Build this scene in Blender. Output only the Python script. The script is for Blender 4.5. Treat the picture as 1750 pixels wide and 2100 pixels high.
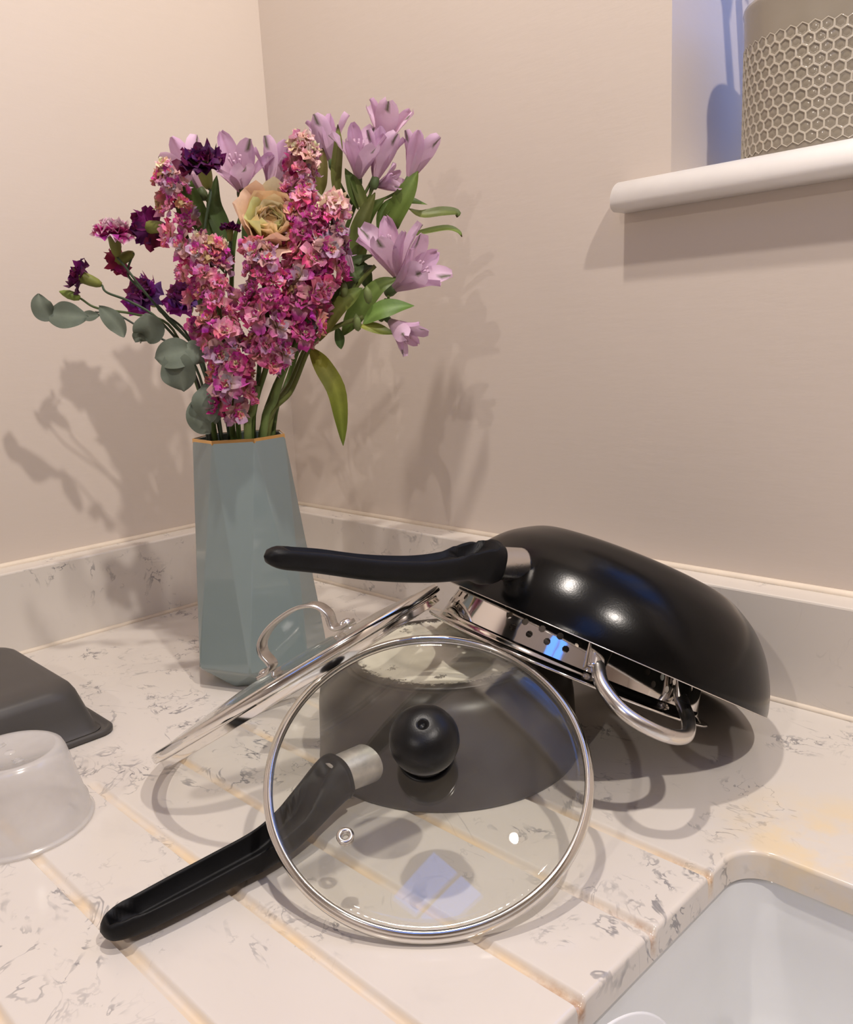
import bpy, math, random
import numpy as np
from mathutils import Vector, Matrix
random.seed(7)
for o in list(bpy.data.objects): bpy.data.objects.remove(o)
SC = bpy.context.scene
COL = SC.collection
PI = math.pi

# ------------------------------------------------------------------ camera
# corner of the room at x=0,y=0; worktop top is z=0; left wall x=0, window wall y=0
CAM = np.array([1.0676, -0.7731, 0.3443]); YAW, PITCH, ROLL, FPX = -0.7942, -0.2022, -0.0518, 1750.44
_f = np.array([math.sin(YAW)*math.cos(PITCH), math.cos(YAW)*math.cos(PITCH), math.sin(PITCH)])
_r = np.cross(_f, [0, 0, 1]); _r /= np.linalg.norm(_r); _u = np.cross(_r, _f)
_c, _s = math.cos(ROLL), math.sin(ROLL)
RIGHT, UP, FWD = _c*_r+_s*_u, -_s*_r+_c*_u, _f
cam = bpy.data.cameras.new('camera'); camo = bpy.data.objects.new('camera', cam); COL.objects.link(camo)
cam.sensor_fit = 'HORIZONTAL'; cam.sensor_width = 36.0; cam.lens = 36.0*FPX/1750.0
cam.clip_start = 0.01
m = Matrix.Identity(4)
for i in range(3):
    m[i][0], m[i][1], m[i][2], m[i][3] = RIGHT[i], UP[i], -FWD[i], CAM[i]
camo.matrix_world = m
SC.camera = camo

# ------------------------------------------------------------------ world, exposure
SC.view_settings.view_transform = 'Standard'; SC.view_settings.look = 'None'
SC.view_settings.gamma = 1.0; SC.view_settings.use_curve_mapping = False
SC.view_settings.exposure = 0.14
world = bpy.data.worlds.new('dusk'); SC.world = world; world.use_nodes = True
bg = world.node_tree.nodes['Background']
bg.inputs[0].default_value = (0.11, 0.29, 1.0, 1); bg.inputs[1].default_value = 2.7

CEIL = 1.5
LAMPS = [((1.48, -0.53), 42.0), ((0.62, -0.42), 30.0), ((1.15, -2.3), 28.0)]

# ------------------------------------------------------------------ helpers
def ray(px, py):
    d = (px-875)/FPX*RIGHT - (py-1050)/FPX*UP + FWD
    return CAM, d
def onz(px, py, z=0.0):
    o, d = ray(px, py); return o+d*(z-o[2])/d[2]
V0 = np.array([0.311, -0.292]); FH = FWD[:2]/np.linalg.norm(FWD[:2])
DT = 0.0
def fl(px, py, t=0.0):
    """point seen at a pixel, t metres in front of the upright plane through the vase axis"""
    t = t+DT; o, d = ray(px, py); s = ((V0-t*FH-o[:2])@FH)/(d[:2]@FH); return Vector(o+s*d)

def unit(v):
    v = np.asarray(v, float); return v/np.linalg.norm(v)

class MB:
    def __init__(s): s.v, s.f, s.c, s.m = [], [], [], []
    def add(s, v, f, M=None, col=None, mi=0):
        b = len(s.v)
        for i, p in enumerate(v):
            p = Vector(p); s.v.append(tuple(M @ p) if M is not None else tuple(p))
            s.c.append(col[i] if isinstance(col, list) else (col if col else (1, 1, 1)))
        for q in f: s.f.append([b+i for i in q]); s.m.append(mi)
        return s
    def mesh(s, name, mats, smooth=True):
        me = bpy.data.meshes.new(name); me.from_pydata(s.v, [], s.f); 
        for mm in (mats if isinstance(mats, (list, tuple)) else [mats]): me.materials.append(mm)
        at = me.attributes.new('Col', 'FLOAT_COLOR', 'POINT')
        at.data.foreach_set('color', [x for c in s.c for x in (c[0], c[1], c[2], 1.0)])
        me.polygons.foreach_set('material_index', s.m)
        me.polygons.foreach_set('use_smooth', [smooth]*len(s.f))
        me.update(); return me
    def build(s, name, mats, parent=None, smooth=True, M=None):
        return link(name, s.mesh(name, mats, smooth), parent, M)

def link(name, me, parent=None, M=None):
    o = bpy.data.objects.new(name, me); COL.objects.link(o)
    if parent is not None: o.parent = parent
    if M is not None: o.matrix_local = M
    return o
def tag(o, label, cat, group=None):
    o['label'] = label; o['category'] = cat
    if group: o['group'] = group
    return o
def struct(o, label=None, cat=None):
    o['kind'] = 'structure'
    if label: o['label'] = label
    if cat: o['category'] = cat
    return o
def thing(name, label, cat, M=None, group=None):
    o = bpy.data.objects.new(name, None); COL.objects.link(o); o.empty_display_size = 0.02
    if M is not None: o.matrix_world = M if isinstance(M, Matrix) else Matrix.Translation(Vector(M))
    return tag(o, label, cat, group)
def frame(C, n, x=None):
    """matrix with local z along n, local x as near x as possible"""
    n = Vector(n).normalized(); x = Vector(x) if x is not None else Vector((1, 0, 0))
    x = (x-n*x.dot(n)).normalized(); y = n.cross(x)
    M = Matrix.Identity(4)
    for i in range(3): M[i][0], M[i][1], M[i][2], M[i][3] = x[i], y[i], n[i], C[i]
    return M

def lathe(prof, n=64, closed=False):
    v, f = [], []
    k = len(prof)
    idx = []
    for (r, z) in prof:
        if r < 1e-7: idx.append([len(v)]*n); v.append((0, 0, z))
        else:
            b = len(v); idx.append(list(range(b, b+n)))
            v += [(r*math.cos(2*PI*i/n), r*math.sin(2*PI*i/n), z) for i in range(n)]
    rng = range(k) if closed else range(k-1)
    for a in rng:
        A, B = idx[a], idx[(a+1) % k]
        for i in range(n):
            j = (i+1) % n; q = [A[i], A[j], B[j], B[i]]
            g = []
            for x in q:
                if x not in g: g.append(x)
            if len(g) > 2: f.append(g)
    return v, f
def crv(pts, n):
    """Catmull-Rom through points (any dimension)"""
    P = np.array([np.asarray(p, float) for p in pts]); P = np.vstack([2*P[0]-P[1], P, 2*P[-1]-P[-2]])
    out = []; k = len(P)-3
    for i in range(n):
        t = i/(n-1)*k; a = min(int(t), k-1); t -= a
        p0, p1, p2, p3 = P[a], P[a+1], P[a+2], P[a+3]
        out.append(.5*((2*p1)+(-p0+p2)*t+(2*p0-5*p1+4*p2-p3)*t*t+(-p0+3*p1-3*p2+p3)*t**3))
    return np.array(out)
def sweep(path, sect, up=(0, 0, 1), caps=True, closed=False):
    """sect(i,s) -> list of (x,y) in (side, up) frame"""
    path = np.asarray(path, float); n = len(path); v, f = [], []; up = np.asarray(up, float)
    for i in range(n):
        if closed: t = path[(i+1) % n]-path[i-1]
        else: t = path[min(i+1, n-1)]-path[max(i-1, 0)]
        t = unit(t); side = np.cross(t, up)
        if np.linalg.norm(side) < 1e-4: side = np.cross(t, [1, .1, 0])
        side = unit(side); uu = np.cross(side, t)
        sc = sect(i, i/(n-1))
        for (x, y) in sc: v.append(tuple(path[i]+side*x+uu*y))
        k = len(sc)
    for i in range(n if closed else n-1):
        for j in range(k):
            a, b = i*k+j, i*k+(j+1) % k; c = ((i+1) % n)*k
            f.append([a, b, c+(j+1) % k, c+j])
    if caps and not closed:
        f.append(list(range(k))[::-1]); f.append([(n-1)*k+j for j in range(k)])
    return v, f
def circ(r, n=10, ry=None):
    ry = r if ry is None else ry
    return [(r*math.cos(2*PI*j/n), ry*math.sin(2*PI*j/n)) for j in range(n)]
def tube(path, rad, n=8, up=(0, 0, 1), closed=False):
    g = rad if callable(rad) else (lambda s: rad)
    return sweep(path, lambda i, s: circ(g(s), n), up, True, closed)
def box(x0, x1, y0, y1, z0, z1, b=0.0):
    if b <= 0:
        v = [(x, y, z) for z in (z0, z1) for y in (y0, y1) for x in (x0, x1)]
        return v, [[0, 2, 3, 1], [4, 5, 7, 6], [0, 1, 5, 4], [2, 6, 7, 3], [0, 4, 6, 2], [1, 3, 7, 5]]
    return rbox(x0, x1, y0, y1, [(z0, 0), (z1-b, 0), (z1-.3*b, .3*b), (z1, b)], b)
def rrect(x0, x1, y0, y1, r, k=5):
    out = []
    for cx, cy, a in ((x1-r, y1-r, 0), (x0+r, y1-r, PI/2), (x0+r, y0+r, PI), (x1-r, y0+r, 1.5*PI)):
        out += [(cx+r*math.cos(a+PI/2*i/k), cy+r*math.sin(a+PI/2*i/k)) for i in range(k+1)]
    return out
def rbox(x0, x1, y0, y1, rings, r, k=5, captop=True, capbot=True):
    """rings: (z, inset) or (z, inset, radius)"""
    v, f = [], []; n = 4*(k+1)
    for rg in rings:
        z, i = rg[0], rg[1]; rr = rg[2] if len(rg) > 2 else max(r-i, .0005)
        v += [(x, y, z) for x, y in rrect(x0+i, x1-i, y0+i, y1-i, rr, k)]
    for a in range(len(rings)-1):
        for j in range(n): f.append([a*n+j, a*n+(j+1) % n, (a+1)*n+(j+1) % n, (a+1)*n+j])
    if capbot: f.append(list(range(n))[::-1])
    if captop: f.append([(len(rings)-1)*n+j for j in range(n)])
    return v, f

# ------------------------------------------------------------------ materials
def newmat(name):
    mt = bpy.data.materials.new(name); mt.use_nodes = True
    nt = mt.node_tree; return mt, nt, nt.nodes['Principled BSDF']
def N(nt, kind, **kw):
    n = nt.nodes.new(kind)
    for k, v in kw.items():
        if hasattr(n, k): setattr(n, k, v)
        else: n.inputs[k].default_value = v
    return n
def ramp(nt, src, stops):
    r = nt.nodes.new('ShaderNodeValToRGB'); e = r.color_ramp.elements
    while len(e) < len(stops): e.new(.5)
    for i, (p, c) in enumerate(stops):
        e[i].position = p; e[i].color = (c, c, c, 1) if isinstance(c, (int, float)) else tuple(c)+(1,)
    nt.links.new(src, r.inputs[0]); return r
def mixc(nt, fac, a, b, mode='MIX'):
    n = nt.nodes.new('ShaderNodeMix'); n.data_type = 'RGBA'; n.blend_type = mode
    for s, x in ((n.inputs[0], fac), (n.inputs[6], a), (n.inputs[7], b)):
        if isinstance(x, (int, float)): s.default_value = x
        elif isinstance(x, tuple): s.default_value = x+(1,) if len(x) == 3 else x
        else: nt.links.new(x, s)
    return n.outputs[2]
def math_(nt, op, a, b=None, c=None):
    n = nt.nodes.new('ShaderNodeMath'); n.operation = op
    for i, x in enumerate((a, b, c)):
        if x is None: continue
        if isinstance(x, (int, float)): n.inputs[i].default_value = x
        else: nt.links.new(x, n.inputs[i])
    return n.outputs[0]
def coords(nt): return nt.nodes.new('ShaderNodeTexCoord').outputs['Object']
def noise(nt, vec, scale, detail=3, rough=.5, dist=0.0):
    n = nt.nodes.new('ShaderNodeTexNoise'); n.inputs['Scale'].default_value = scale
    n.inputs['Detail'].default_value = detail; n.inputs['Roughness'].default_value = rough
    n.inputs['Distortion'].default_value = dist
    if vec is not None: nt.links.new(vec, n.inputs['Vector'])
    return n
def bump(nt, b, h, strength=.2, dist=.001):
    n = nt.nodes.new('ShaderNodeBump'); n.inputs['Strength'].default_value = strength
    n.inputs['Distance'].default_value = dist; nt.links.new(h, n.inputs['Height'])
    nt.links.new(n.outputs[0], b.inputs['Normal'])
def plain(name, col, rough=.5, metal=0.0, var=.06, scale=40, bmp=0.0, bscale=300, spec=None, coat=0.0):
    mt, nt, b = newmat(name); c = coords(nt); n = noise(nt, c, scale)
    r = ramp(nt, n.outputs[0], [(.3, tuple(x*(1-var) for x in col)), (.7, tuple(min(1, x*(1+var)) for x in col))])
    nt.links.new(r.outputs[0], b.inputs['Base Color'])
    b.inputs['Roughness'].default_value = rough; b.inputs['Metallic'].default_value = metal
    if spec is not None: b.inputs['Specular IOR Level'].default_value = spec
    b.inputs['Coat Weight'].default_value = coat
    if bmp: bump(nt, b, noise(nt, c, bscale).outputs[0], bmp, .0006)
    return mt

def wall_paint():
    mt, nt, b = newmat('wall paint'); c = coords(nt)
    n1 = noise(nt, c, 3.0, 2); n2 = noise(nt, c, 26, 4)
    a = mixc(nt, n1.outputs[0], (.60, .525, .465), (.64, .56, .495))
    spots = ramp(nt, noise(nt, c, 34, 2, .4).outputs[0], [(.76, 0.0), (.79, 1.0)])
    gate = ramp(nt, noise(nt, c, 5, 1).outputs[0], [(.55, 0.0), (.7, .55)])
    fac = math_(nt, 'MULTIPLY', spots.outputs[0], gate.outputs[0])
    nt.links.new(mixc(nt, fac, a, (.45, .33, .27)), b.inputs['Base Color'])
    b.inputs['Roughness'].default_value = .55; b.inputs['Specular IOR Level'].default_value = .3
    w = noise(nt, c, 90, 5, .6); mp = nt.nodes.new('ShaderNodeMapping'); mp.inputs['Scale'].default_value = (.35, .35, 1.6)
    nt.links.new(c, mp.inputs[0]); nt.links.new(mp.outputs[0], w.inputs['Vector'])
    bump(nt, b, math_(nt, 'ADD', w.outputs[0], math_(nt, 'MULTIPLY', n2.outputs[0], .8)), .12, .0015)
    return mt

def quartz(name, stained):
    mt, nt, b = newmat(name); c = coords(nt); q = 0.0 if stained else .025
    base = mixc(nt, noise(nt, c, 9, 3).outputs[0], (.655, .60, .545), (.71, .66, .605))
    def veins(scale, dist, w, gscale, lo, hi, seed):
        mp = nt.nodes.new('ShaderNodeMapping'); mp.inputs['Location'].default_value = (seed, seed*.7, seed*.3)
        mp.inputs['Scale'].default_value = (1, 1.25, 1); mp.inputs['Rotation'].default_value = (0, 0, .5)
        nt.links.new(c, mp.inputs[0]); v = mp.outputs[0]
        n = noise(nt, v, scale, 4, .58, dist)
        d = math_(nt, 'ABSOLUTE', math_(nt, 'SUBTRACT', n.outputs[0], .5))
        thick = math_(nt, 'MULTIPLY_ADD', noise(nt, v, scale*2.6, 3, .6).outputs[0], 2.6, -.75)
        line = ramp(nt, math_(nt, 'DIVIDE', d, math_(nt, 'MAXIMUM', thick, .12)), [(0.0, 1.0), (w*.55, .8), (w, 0.0)])
        g = ramp(nt, noise(nt, v, gscale, 3, .6).outputs[0], [(lo, 0.0), (hi, 1.0)])
        g2 = ramp(nt, noise(nt, v, gscale*4.5, 2, .5).outputs[0], [(.44, 0.0), (.54, 1.0)])
        return math_(nt, 'MULTIPLY', line.outputs[0], math_(nt, 'MULTIPLY', g.outputs[0], g2.outputs[0]))
    v1 = veins(19, .8, .038, 9, .505+q, .61+q, 3.1)
    v2 = veins(34, .8, .050, 12, .55+q, .65+q, 7.7)
    v3 = veins(10, 1.2, .014, 6, .48+q, .60+q, 1.3)
    fac = math_(nt, 'MINIMUM', math_(nt, 'ADD', math_(nt, 'MULTIPLY', v1, .68), math_(nt, 'ADD', math_(nt, 'MULTIPLY', v2, .72), math_(nt, 'MULTIPLY', v3, .5))), .85)
    colr = mixc(nt, fac, base, (.12, .12, .14))
    haze = ramp(nt, noise(nt, c, 17, 4, .6, .5).outputs[0], [(.58, 0.0), (.75, .22)])
    colr = mixc(nt, haze.outputs[0], colr, (.50, .46, .44))
    if stained:
        at = nt.nodes.new('ShaderNodeAttribute'); at.attribute_name = 'Col'
        sep = nt.nodes.new('ShaderNodeSeparateColor'); nt.links.new(at.outputs['Color'], sep.inputs[0])
        st = ramp(nt, noise(nt, c, 22, 4, .6).outputs[0], [(.40, .14), (.64, .75)])
        f2 = math_(nt, 'MULTIPLY', math_(nt, 'SUBTRACT', 1.0, sep.outputs[0]), st.outputs[0])
        colr = mixc(nt, f2, colr, (.78, .58, .34))
        rust = math_(nt, 'MULTIPLY', math_(nt, 'SUBTRACT', 1.0, sep.outputs[2]), ramp(nt, noise(nt, c, 60, 4, .7).outputs[0], [(.45, .03), (.65, .75)]).outputs[0])
        colr = mixc(nt, rust, colr, (.36, .16, .05))
        # limescale-yellow patch behind the sink
        vm = nt.nodes.new('ShaderNodeVectorMath'); vm.operation = 'DISTANCE'; nt.links.new(c, vm.inputs[0]); vm.inputs[1].default_value = (.885, -.235, 0)
        nearp = ramp(nt, vm.outputs['Value'], [(.02, 1.0), (.085, 0.0)])
        f3 = math_(nt, 'MULTIPLY', nearp.outputs[0], ramp(nt, noise(nt, c, 24, 4, .6).outputs[0], [(.38, 0.0), (.6, .75)]).outputs[0])
        colr = mixc(nt, f3, colr, (.80, .61, .33))
    nt.links.new(colr, b.inputs['Base Color'])
    b.inputs['Roughness'].default_value = .17; b.inputs['Specular IOR Level'].default_value = .5
    return mt

def steel(name, rough=.12, col=(.74, .71, .68), brushed=0.0):
    mt, nt, b = newmat(name); c = coords(nt)
    n = noise(nt, c, 60, 3)
    nt.links.new(mixc(nt, n.outputs[0], tuple(x*.95 for x in col), col), b.inputs['Base Color'])
    b.inputs['Metallic'].default_value = 1.0
    r = ramp(nt, noise(nt, c, 25, 3).outputs[0], [(.3, rough*.8), (.7, rough*1.25)])
    nt.links.new(r.outputs[0], b.inputs['Roughness'])
    if brushed: bump(nt, b, noise(nt, c, 500, 3).outputs[0], brushed, .0003)
    return mt

def clear_glass(name, tint=(.965, .970, .955)):
    mt = bpy.data.materials.new(name); mt.use_nodes = True; nt = mt.node_tree; nt.nodes.clear()
    out = nt.nodes.new('ShaderNodeOutputMaterial'); tr = nt.nodes.new('ShaderNodeBsdfTransparent'); tr.inputs[0].default_value = tint+(1,)
    gl = nt.nodes.new('ShaderNodeBsdfGlossy'); gl.inputs['Roughness'].default_value = .0; gl.inputs[0].default_value = (1, 1, 1, 1)
    lw = nt.nodes.new('ShaderNodeLayerWeight'); lw.inputs[0].default_value = .5
    f = math_(nt, 'MULTIPLY_ADD', math_(nt, 'POWER', lw.outputs['Facing'], 5.0), .9, .045)
    mx = nt.nodes.new('ShaderNodeMixShader'); nt.links.new(f, mx.inputs[0]); nt.links.new(tr.outputs[0], mx.inputs[1]); nt.links.new(gl.outputs[0], mx.inputs[2])
    # faint dried water film
    df = nt.nodes.new('ShaderNodeBsdfDiffuse'); df.inputs[0].default_value = (.8, .78, .72, 1)
    fm = ramp(nt, noise(nt, coords(nt), 30, 4, .6).outputs[0], [(.35, .004), (.75, .02)])
    m2 = nt.nodes.new('ShaderNodeMixShader'); nt.links.new(fm.outputs[0], m2.inputs[0]); nt.links.new(mx.outputs[0], m2.inputs[1]); nt.links.new(df.outputs[0], m2.inputs[2])
    nt.links.new(m2.outputs[0], out.inputs[0]); return mt

def milky_plastic(name):
    mt = bpy.data.materials.new(name); mt.use_nodes = True; nt = mt.node_tree; nt.nodes.clear()
    out = nt.nodes.new('ShaderNodeOutputMaterial'); tr = nt.nodes.new('ShaderNodeBsdfTransparent'); tr.inputs[0].default_value = (.985, .98, .975, 1)
    tl = nt.nodes.new('ShaderNodeBsdfTranslucent'); tl.inputs[0].default_value = (.95, .94, .93, 1)
    df = nt.nodes.new('ShaderNodeBsdfDiffuse'); df.inputs[0].default_value = (.95, .94, .93, 1)
    gl = nt.nodes.new('ShaderNodeBsdfGlossy'); gl.inputs['Roughness'].default_value = .18
    n = ramp(nt, noise(nt, coords(nt), 30, 3).outputs[0], [(.3, .33), (.7, .40)])
    a = nt.nodes.new('ShaderNodeMixShader'); a.inputs[0].default_value = .5; nt.links.new(tl.outputs[0], a.inputs[1]); nt.links.new(df.outputs[0], a.inputs[2])
    b = nt.nodes.new('ShaderNodeMixShader'); nt.links.new(n.outputs[0], b.inputs[0]); nt.links.new(tr.outputs[0], b.inputs[1]); nt.links.new(a.outputs[0], b.inputs[2])
    lw = nt.nodes.new('ShaderNodeLayerWeight'); lw.inputs[0].default_value = .5
    f = math_(nt, 'MULTIPLY_ADD', math_(nt, 'POWER', lw.outputs['Facing'], 4.0), .5, .04)
    c = nt.nodes.new('ShaderNodeMixShader'); nt.links.new(f, c.inputs[0]); nt.links.new(b.outputs[0], c.inputs[1]); nt.links.new(gl.outputs[0], c.inputs[2])
    nt.links.new(c.outputs[0], out.inputs[0]); return mt

def vcol(name, rough=.6, trans=.25, hvar=.03, vvar=.25, nscale=120, nvar=.2):
    """plant material: colour from the mesh's own pigment attribute, varied per object"""
    mt, nt, b = newmat(name); at = nt.nodes.new('ShaderNodeAttribute'); at.attribute_name = 'Col'
    oi = nt.nodes.new('ShaderNodeObjectInfo'); hs = nt.nodes.new('ShaderNodeHueSaturation')
    nt.links.new(math_(nt, 'MULTIPLY_ADD', oi.outputs['Random'], hvar, .5-hvar/2), hs.inputs['Hue'])
    n = noise(nt, coords(nt), nscale, 4, .6)
    vv = math_(nt, 'MULTIPLY_ADD', oi.outputs['Random'], vvar, 1-vvar/2)
    nt.links.new(math_(nt, 'MULTIPLY', vv, math_(nt, 'MULTIPLY_ADD', n.outputs[0], nvar*2, 1-nvar)), hs.inputs['Value'])
    nt.links.new(at.outputs['Color'], hs.inputs['Color']); nt.links.new(hs.outputs[0], b.inputs['Base Color'])
    b.inputs['Roughness'].default_value = rough; b.inputs['Specular IOR Level'].default_value = .25
    tl = nt.nodes.new('ShaderNodeBsdfTranslucent'); nt.links.new(hs.outputs[0], tl.inputs[0])
    mx = nt.nodes.new('ShaderNodeMixShader'); mx.inputs[0].default_value = trans
    out = nt.nodes['Material Output']; nt.links.new(b.outputs[0], mx.inputs[1]); nt.links.new(tl.outputs[0], mx.inputs[2]); nt.links.new(mx.outputs[0], out.inputs[0])
    bump(nt, b, noise(nt, coords(nt), 260, 3).outputs[0], .25, .0006)
    return mt

def emit(name, col, s):
    mt = bpy.data.materials.new(name); mt.use_nodes = True; nt = mt.node_tree; nt.nodes.clear()
    o = nt.nodes.new('ShaderNodeOutputMaterial'); e = nt.nodes.new('ShaderNodeEmission'); e.inputs[0].default_value = col+(1,); e.inputs[1].default_value = s
    nt.links.new(e.outputs[0], o.inputs[0]); return mt

M_WALL = wall_paint()
M_CEIL = plain('ceiling paint', (.78, .74, .70), .8)
M_FLOOR = plain('floor boards', (.16, .13, .11), .5, var=.2, scale=8)
M_QTZ = quartz('quartz worktop', True)
M_QTZU = quartz('quartz upstand', False)
M_SEAL = plain('sealant', (.86, .76, .64), .35, var=.05)
M_SILL = plain('sill gloss paint', (.90, .88, .86), .3, var=.02, bmp=.1, bscale=120)
M_STEEL = steel('polished steel', .07)
M_STEELB = steel('brushed steel', .24, (.70, .67, .64), .1)
M_RIM = steel('lid rim steel', .10, (.80, .78, .74))
M_ALU = plain('cast aluminium', (.58, .56, .53), .42, .75, var=.18, scale=120, bmp=.15, bscale=200)
M_GLASS = clear_glass('lid glass')
M_BLACK = plain('black bakelite', (.006, .006, .0065), .36, var=.3, scale=60, bmp=.12, bscale=900, spec=.28)
M_GRIP = plain('black soft grip', (.0055, .0055, .006), .46, var=.3, scale=40, bmp=.15, bscale=1200, spec=.2)
M_WOK = plain('black enamel', (.002, .002, .0022), .21, var=.2, scale=60, bmp=.06, bscale=700, spec=.26)
M_WOKIN = plain('non-stick lining', (.02, .02, .02), .4)
M_PAN = plain('brown-grey coating', (.036, .029, .023), .34, var=.14, scale=35, bmp=.05, bscale=500, spec=.45)
M_TIN = plain('dark grey non-stick', (.062, .057, .053), .40, var=.05, scale=30, spec=.4)
M_CERAM = plain('white ceramic', (.75, .755, .75), .12, var=.01)
M_PLATE = plain('white china', (.86, .87, .89), .1, var=.01)
M_GOLD = plain('gold line', (.80, .50, .20), .2, 1.0, var=.1)
M_MILK = milky_plastic('milky plastic')
M_PVC = plain('white window frame', (.82, .83, .85), .3)
M_UTG = plain('grey silicone', (.20, .21, .24), .5)
M_UTW = plain('white silicone', (.80, .80, .79), .4)
M_PETAL = vcol('petals', .6, .28, .014, .35)
M_ALST = vcol('lilac petals', .5, .35, .02, .15, 90, .12)
M_LEAF = vcol('leaf', .42, .2, .02, .25, 70, .25)
M_STEM = vcol('stem', .5, .05, .015, .25, 90, .25)
M_EUC = vcol('eucalyptus leaf', .6, .12, .015, .2, 60, .22)

# ------------------------------------------------------------------ room shell
XR, YF, ZB = 3.3, -3.1, -0.9
def sbox(name, a, mat, **k): return struct(MB().add(*box(*a)).build(name, mat, smooth=False), **k)
sbox('wall_left', (-.12, 0, YF, 0, ZB, CEIL), M_WALL)
sbox('wall_right', (XR, XR+.12, YF, 0, ZB, CEIL), M_WALL)
sbox('wall_front', (0, XR, YF-.12, YF, ZB, CEIL), M_WALL)
sbox('floor', (-.12, XR+.12, YF-.12, .3, ZB-.05, ZB), M_FLOOR)
# ceiling with a rooflight opening
RL = (1.15, 1.72, -2.00, -.95)
cb = MB()
for a in ((-.12, RL[0], YF-.12, .3), (RL[1], XR+.12, YF-.12, .3), (RL[0], RL[1], YF-.12, RL[2]), (RL[0], RL[1], RL[3], .3)):
    cb.add(*box(a[0], a[1], a[2], a[3], CEIL, CEIL+.12))
struct(cb.build('ceiling', M_CEIL, smooth=False))
# window wall with the recess
WX0, WX1, WZ0, WZ1, WT = .6336, 1.35, .470, 1.32, .26
wb = MB()
wb.add(*box(-.12, WX0, 0, WT, ZB, CEIL)); wb.add(*box(WX1, XR+.12, 0, WT, ZB, CEIL))
wb.add(*box(WX0, WX1, 0, WT, ZB, WZ0)); wb.add(*box(WX0, WX1, 0, WT, WZ1, CEIL))
struct(wb.build('wall_back', M_WALL, smooth=False))
# window in the recess: frame, mullion, panes
def window(name, x0, x1, z0, z1, y, mid):
    w = thing(name, '', ''); del w['label']; del w['category']; w['kind'] = 'structure'; w.location = (0, 0, 0)
    fw = .05
    fb = MB()
    for a in ((x0, x1, z0, z0+fw), (x0, x1, z1-fw, z1), (x0, x0+fw, z0+fw, z1-fw), (x1-fw, x1, z0+fw, z1-fw), (mid-fw/2, mid+fw/2, z0+fw, z1-fw)):
        fb.add(*box(a[0], a[1], y, y+.05, a[2], a[3]))
    fb.build('window_frame', M_PVC, w, False)
    for a, b in ((x0+fw, mid-fw/2), (mid+fw/2, x1-fw)):
        MB().add(*box(a, b, y+.02, y+.026, z0+fw, z1-fw)).build('pane', M_GLASS, w, False)
    return w
window('window_1', WX0, WX1, WZ0, WZ1, .19, (WX0+WX1)/2)
# rooflight
w2 = thing('window_2', '', ''); del w2['label']; del w2['category']; w2['kind'] = 'structure'
fb = MB(); xm = (RL[0]+RL[1])/2
for a in ((RL[0], RL[1], RL[2], RL[2]+.04), (RL[0], RL[1], RL[3]-.04, RL[3]), (RL[0], RL[0]+.04, RL[2]+.04, RL[3]-.04), (RL[1]-.04, RL[1], RL[2]+.04, RL[3]-.04), (xm-.012, xm+.012, RL[2]+.04, RL[3]-.04), (RL[0]+.04, RL[1]-.04, -1.60, -1.46)):
    fb.add(*box(a[0], a[1], a[2], a[3], CEIL+.03, CEIL+.08))
fb.build('window_frame', M_PVC, w2, False)
for a, b in ((RL[0]+.04, xm-.03), (xm+.03, RL[1]-.04)):
    MB().add(*box(a, b, RL[2]+.04, RL[3]-.04, CEIL+.05, CEIL+.056)).build('pane', M_GLASS, w2, False)

# sill with rounded nose
SX0, SX1, SZ0, SZ1, SP = .584, 1.40, .4537, .4828, .028
prof = [(WT-.075, SZ0+.012), (WT-.075, SZ1)]
hh = (SZ1-SZ0)/2
prof += [(-SP+hh*.9*(1-math.cos(a)), (SZ0+SZ1)/2+hh*math.sin(a)) for a in np.linspace(PI/2, -PI/2, 13)]
prof += [(-.001, SZ0), (-.001, SZ0+.012)]
# part in front of the wall runs past the recess, the part inside the recess is as wide as the recess
def prism_x(pr, x0, x1):
    n = len(pr); v = [(x0, y, z) for y, z in pr]+[(x1, y, z) for y, z in pr]
    f = [[i, i+n, (i+1) % n+n, (i+1) % n] for i in range(n)]+[list(range(n)), [n+i for i in range(n)][::-1]]
    return v, f
nose = [(-.0005, SZ1)]+[(-SP+.021*(1-math.cos(a)), SZ0+.0085+(SZ1-SZ0-.0085)*math.sin(a)) for a in np.linspace(PI/2, 0, 13)]+[(-SP+.0085*(1-math.cos(a)), SZ0+.0085-.0085*math.sin(a)) for a in np.linspace(.2, PI/2, 7)]+[(-.0005, SZ0)]
sb = MB(); sb.add(*prism_x(nose, SX0, SX1)); sb.add(*box(WX0, WX1, -.001, .19, WZ0, SZ1))
sill = struct(sb.build('trim_1', M_SILL, smooth=True), 'white gloss painted window sill with a rounded nose', 'window sill')
for p in sill.data.polygons: p.use_smooth = abs(p.normal.x) < .5

# upstands and sealant beads
UT, UH = .036, .100
def upstand(name, a, label):
    mb = MB(); x0, x1, y0, y1 = a
    mb.add(*rbox(x0, x1, y0, y1, [(.0, 0), (UH-.002, 0), (UH-.0006, .0006), (UH, .002)], .0022, 3))
    o = struct(mb.build(name, M_QTZU, smooth=False), label, 'upstand'); return o
upstand('trim_2', (.0005, UT, -1.6, -UT-.0005), 'veined quartz upstand along the left wall')
upstand('trim_3', (.0005, 2.4, -UT, -.0005), 'veined quartz upstand below the window sill')
def bead(name, path, r, label):
    o = struct(MB().add(*tube(path, r, 8)).build(name, M_SEAL), label, 'sealant'); return o
bead('trim_4', [(UT+.001, -1.6, .0005), (UT+.001, -UT-.003, .0005)], .0032, 'cream sealant bead at the foot of the left upstand')
bead('trim_5', [(UT+.003, -UT-.001, .0005), (2.4, -UT-.001, .0005)], .0032, 'cream sealant bead at the foot of the back upstand')
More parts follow.
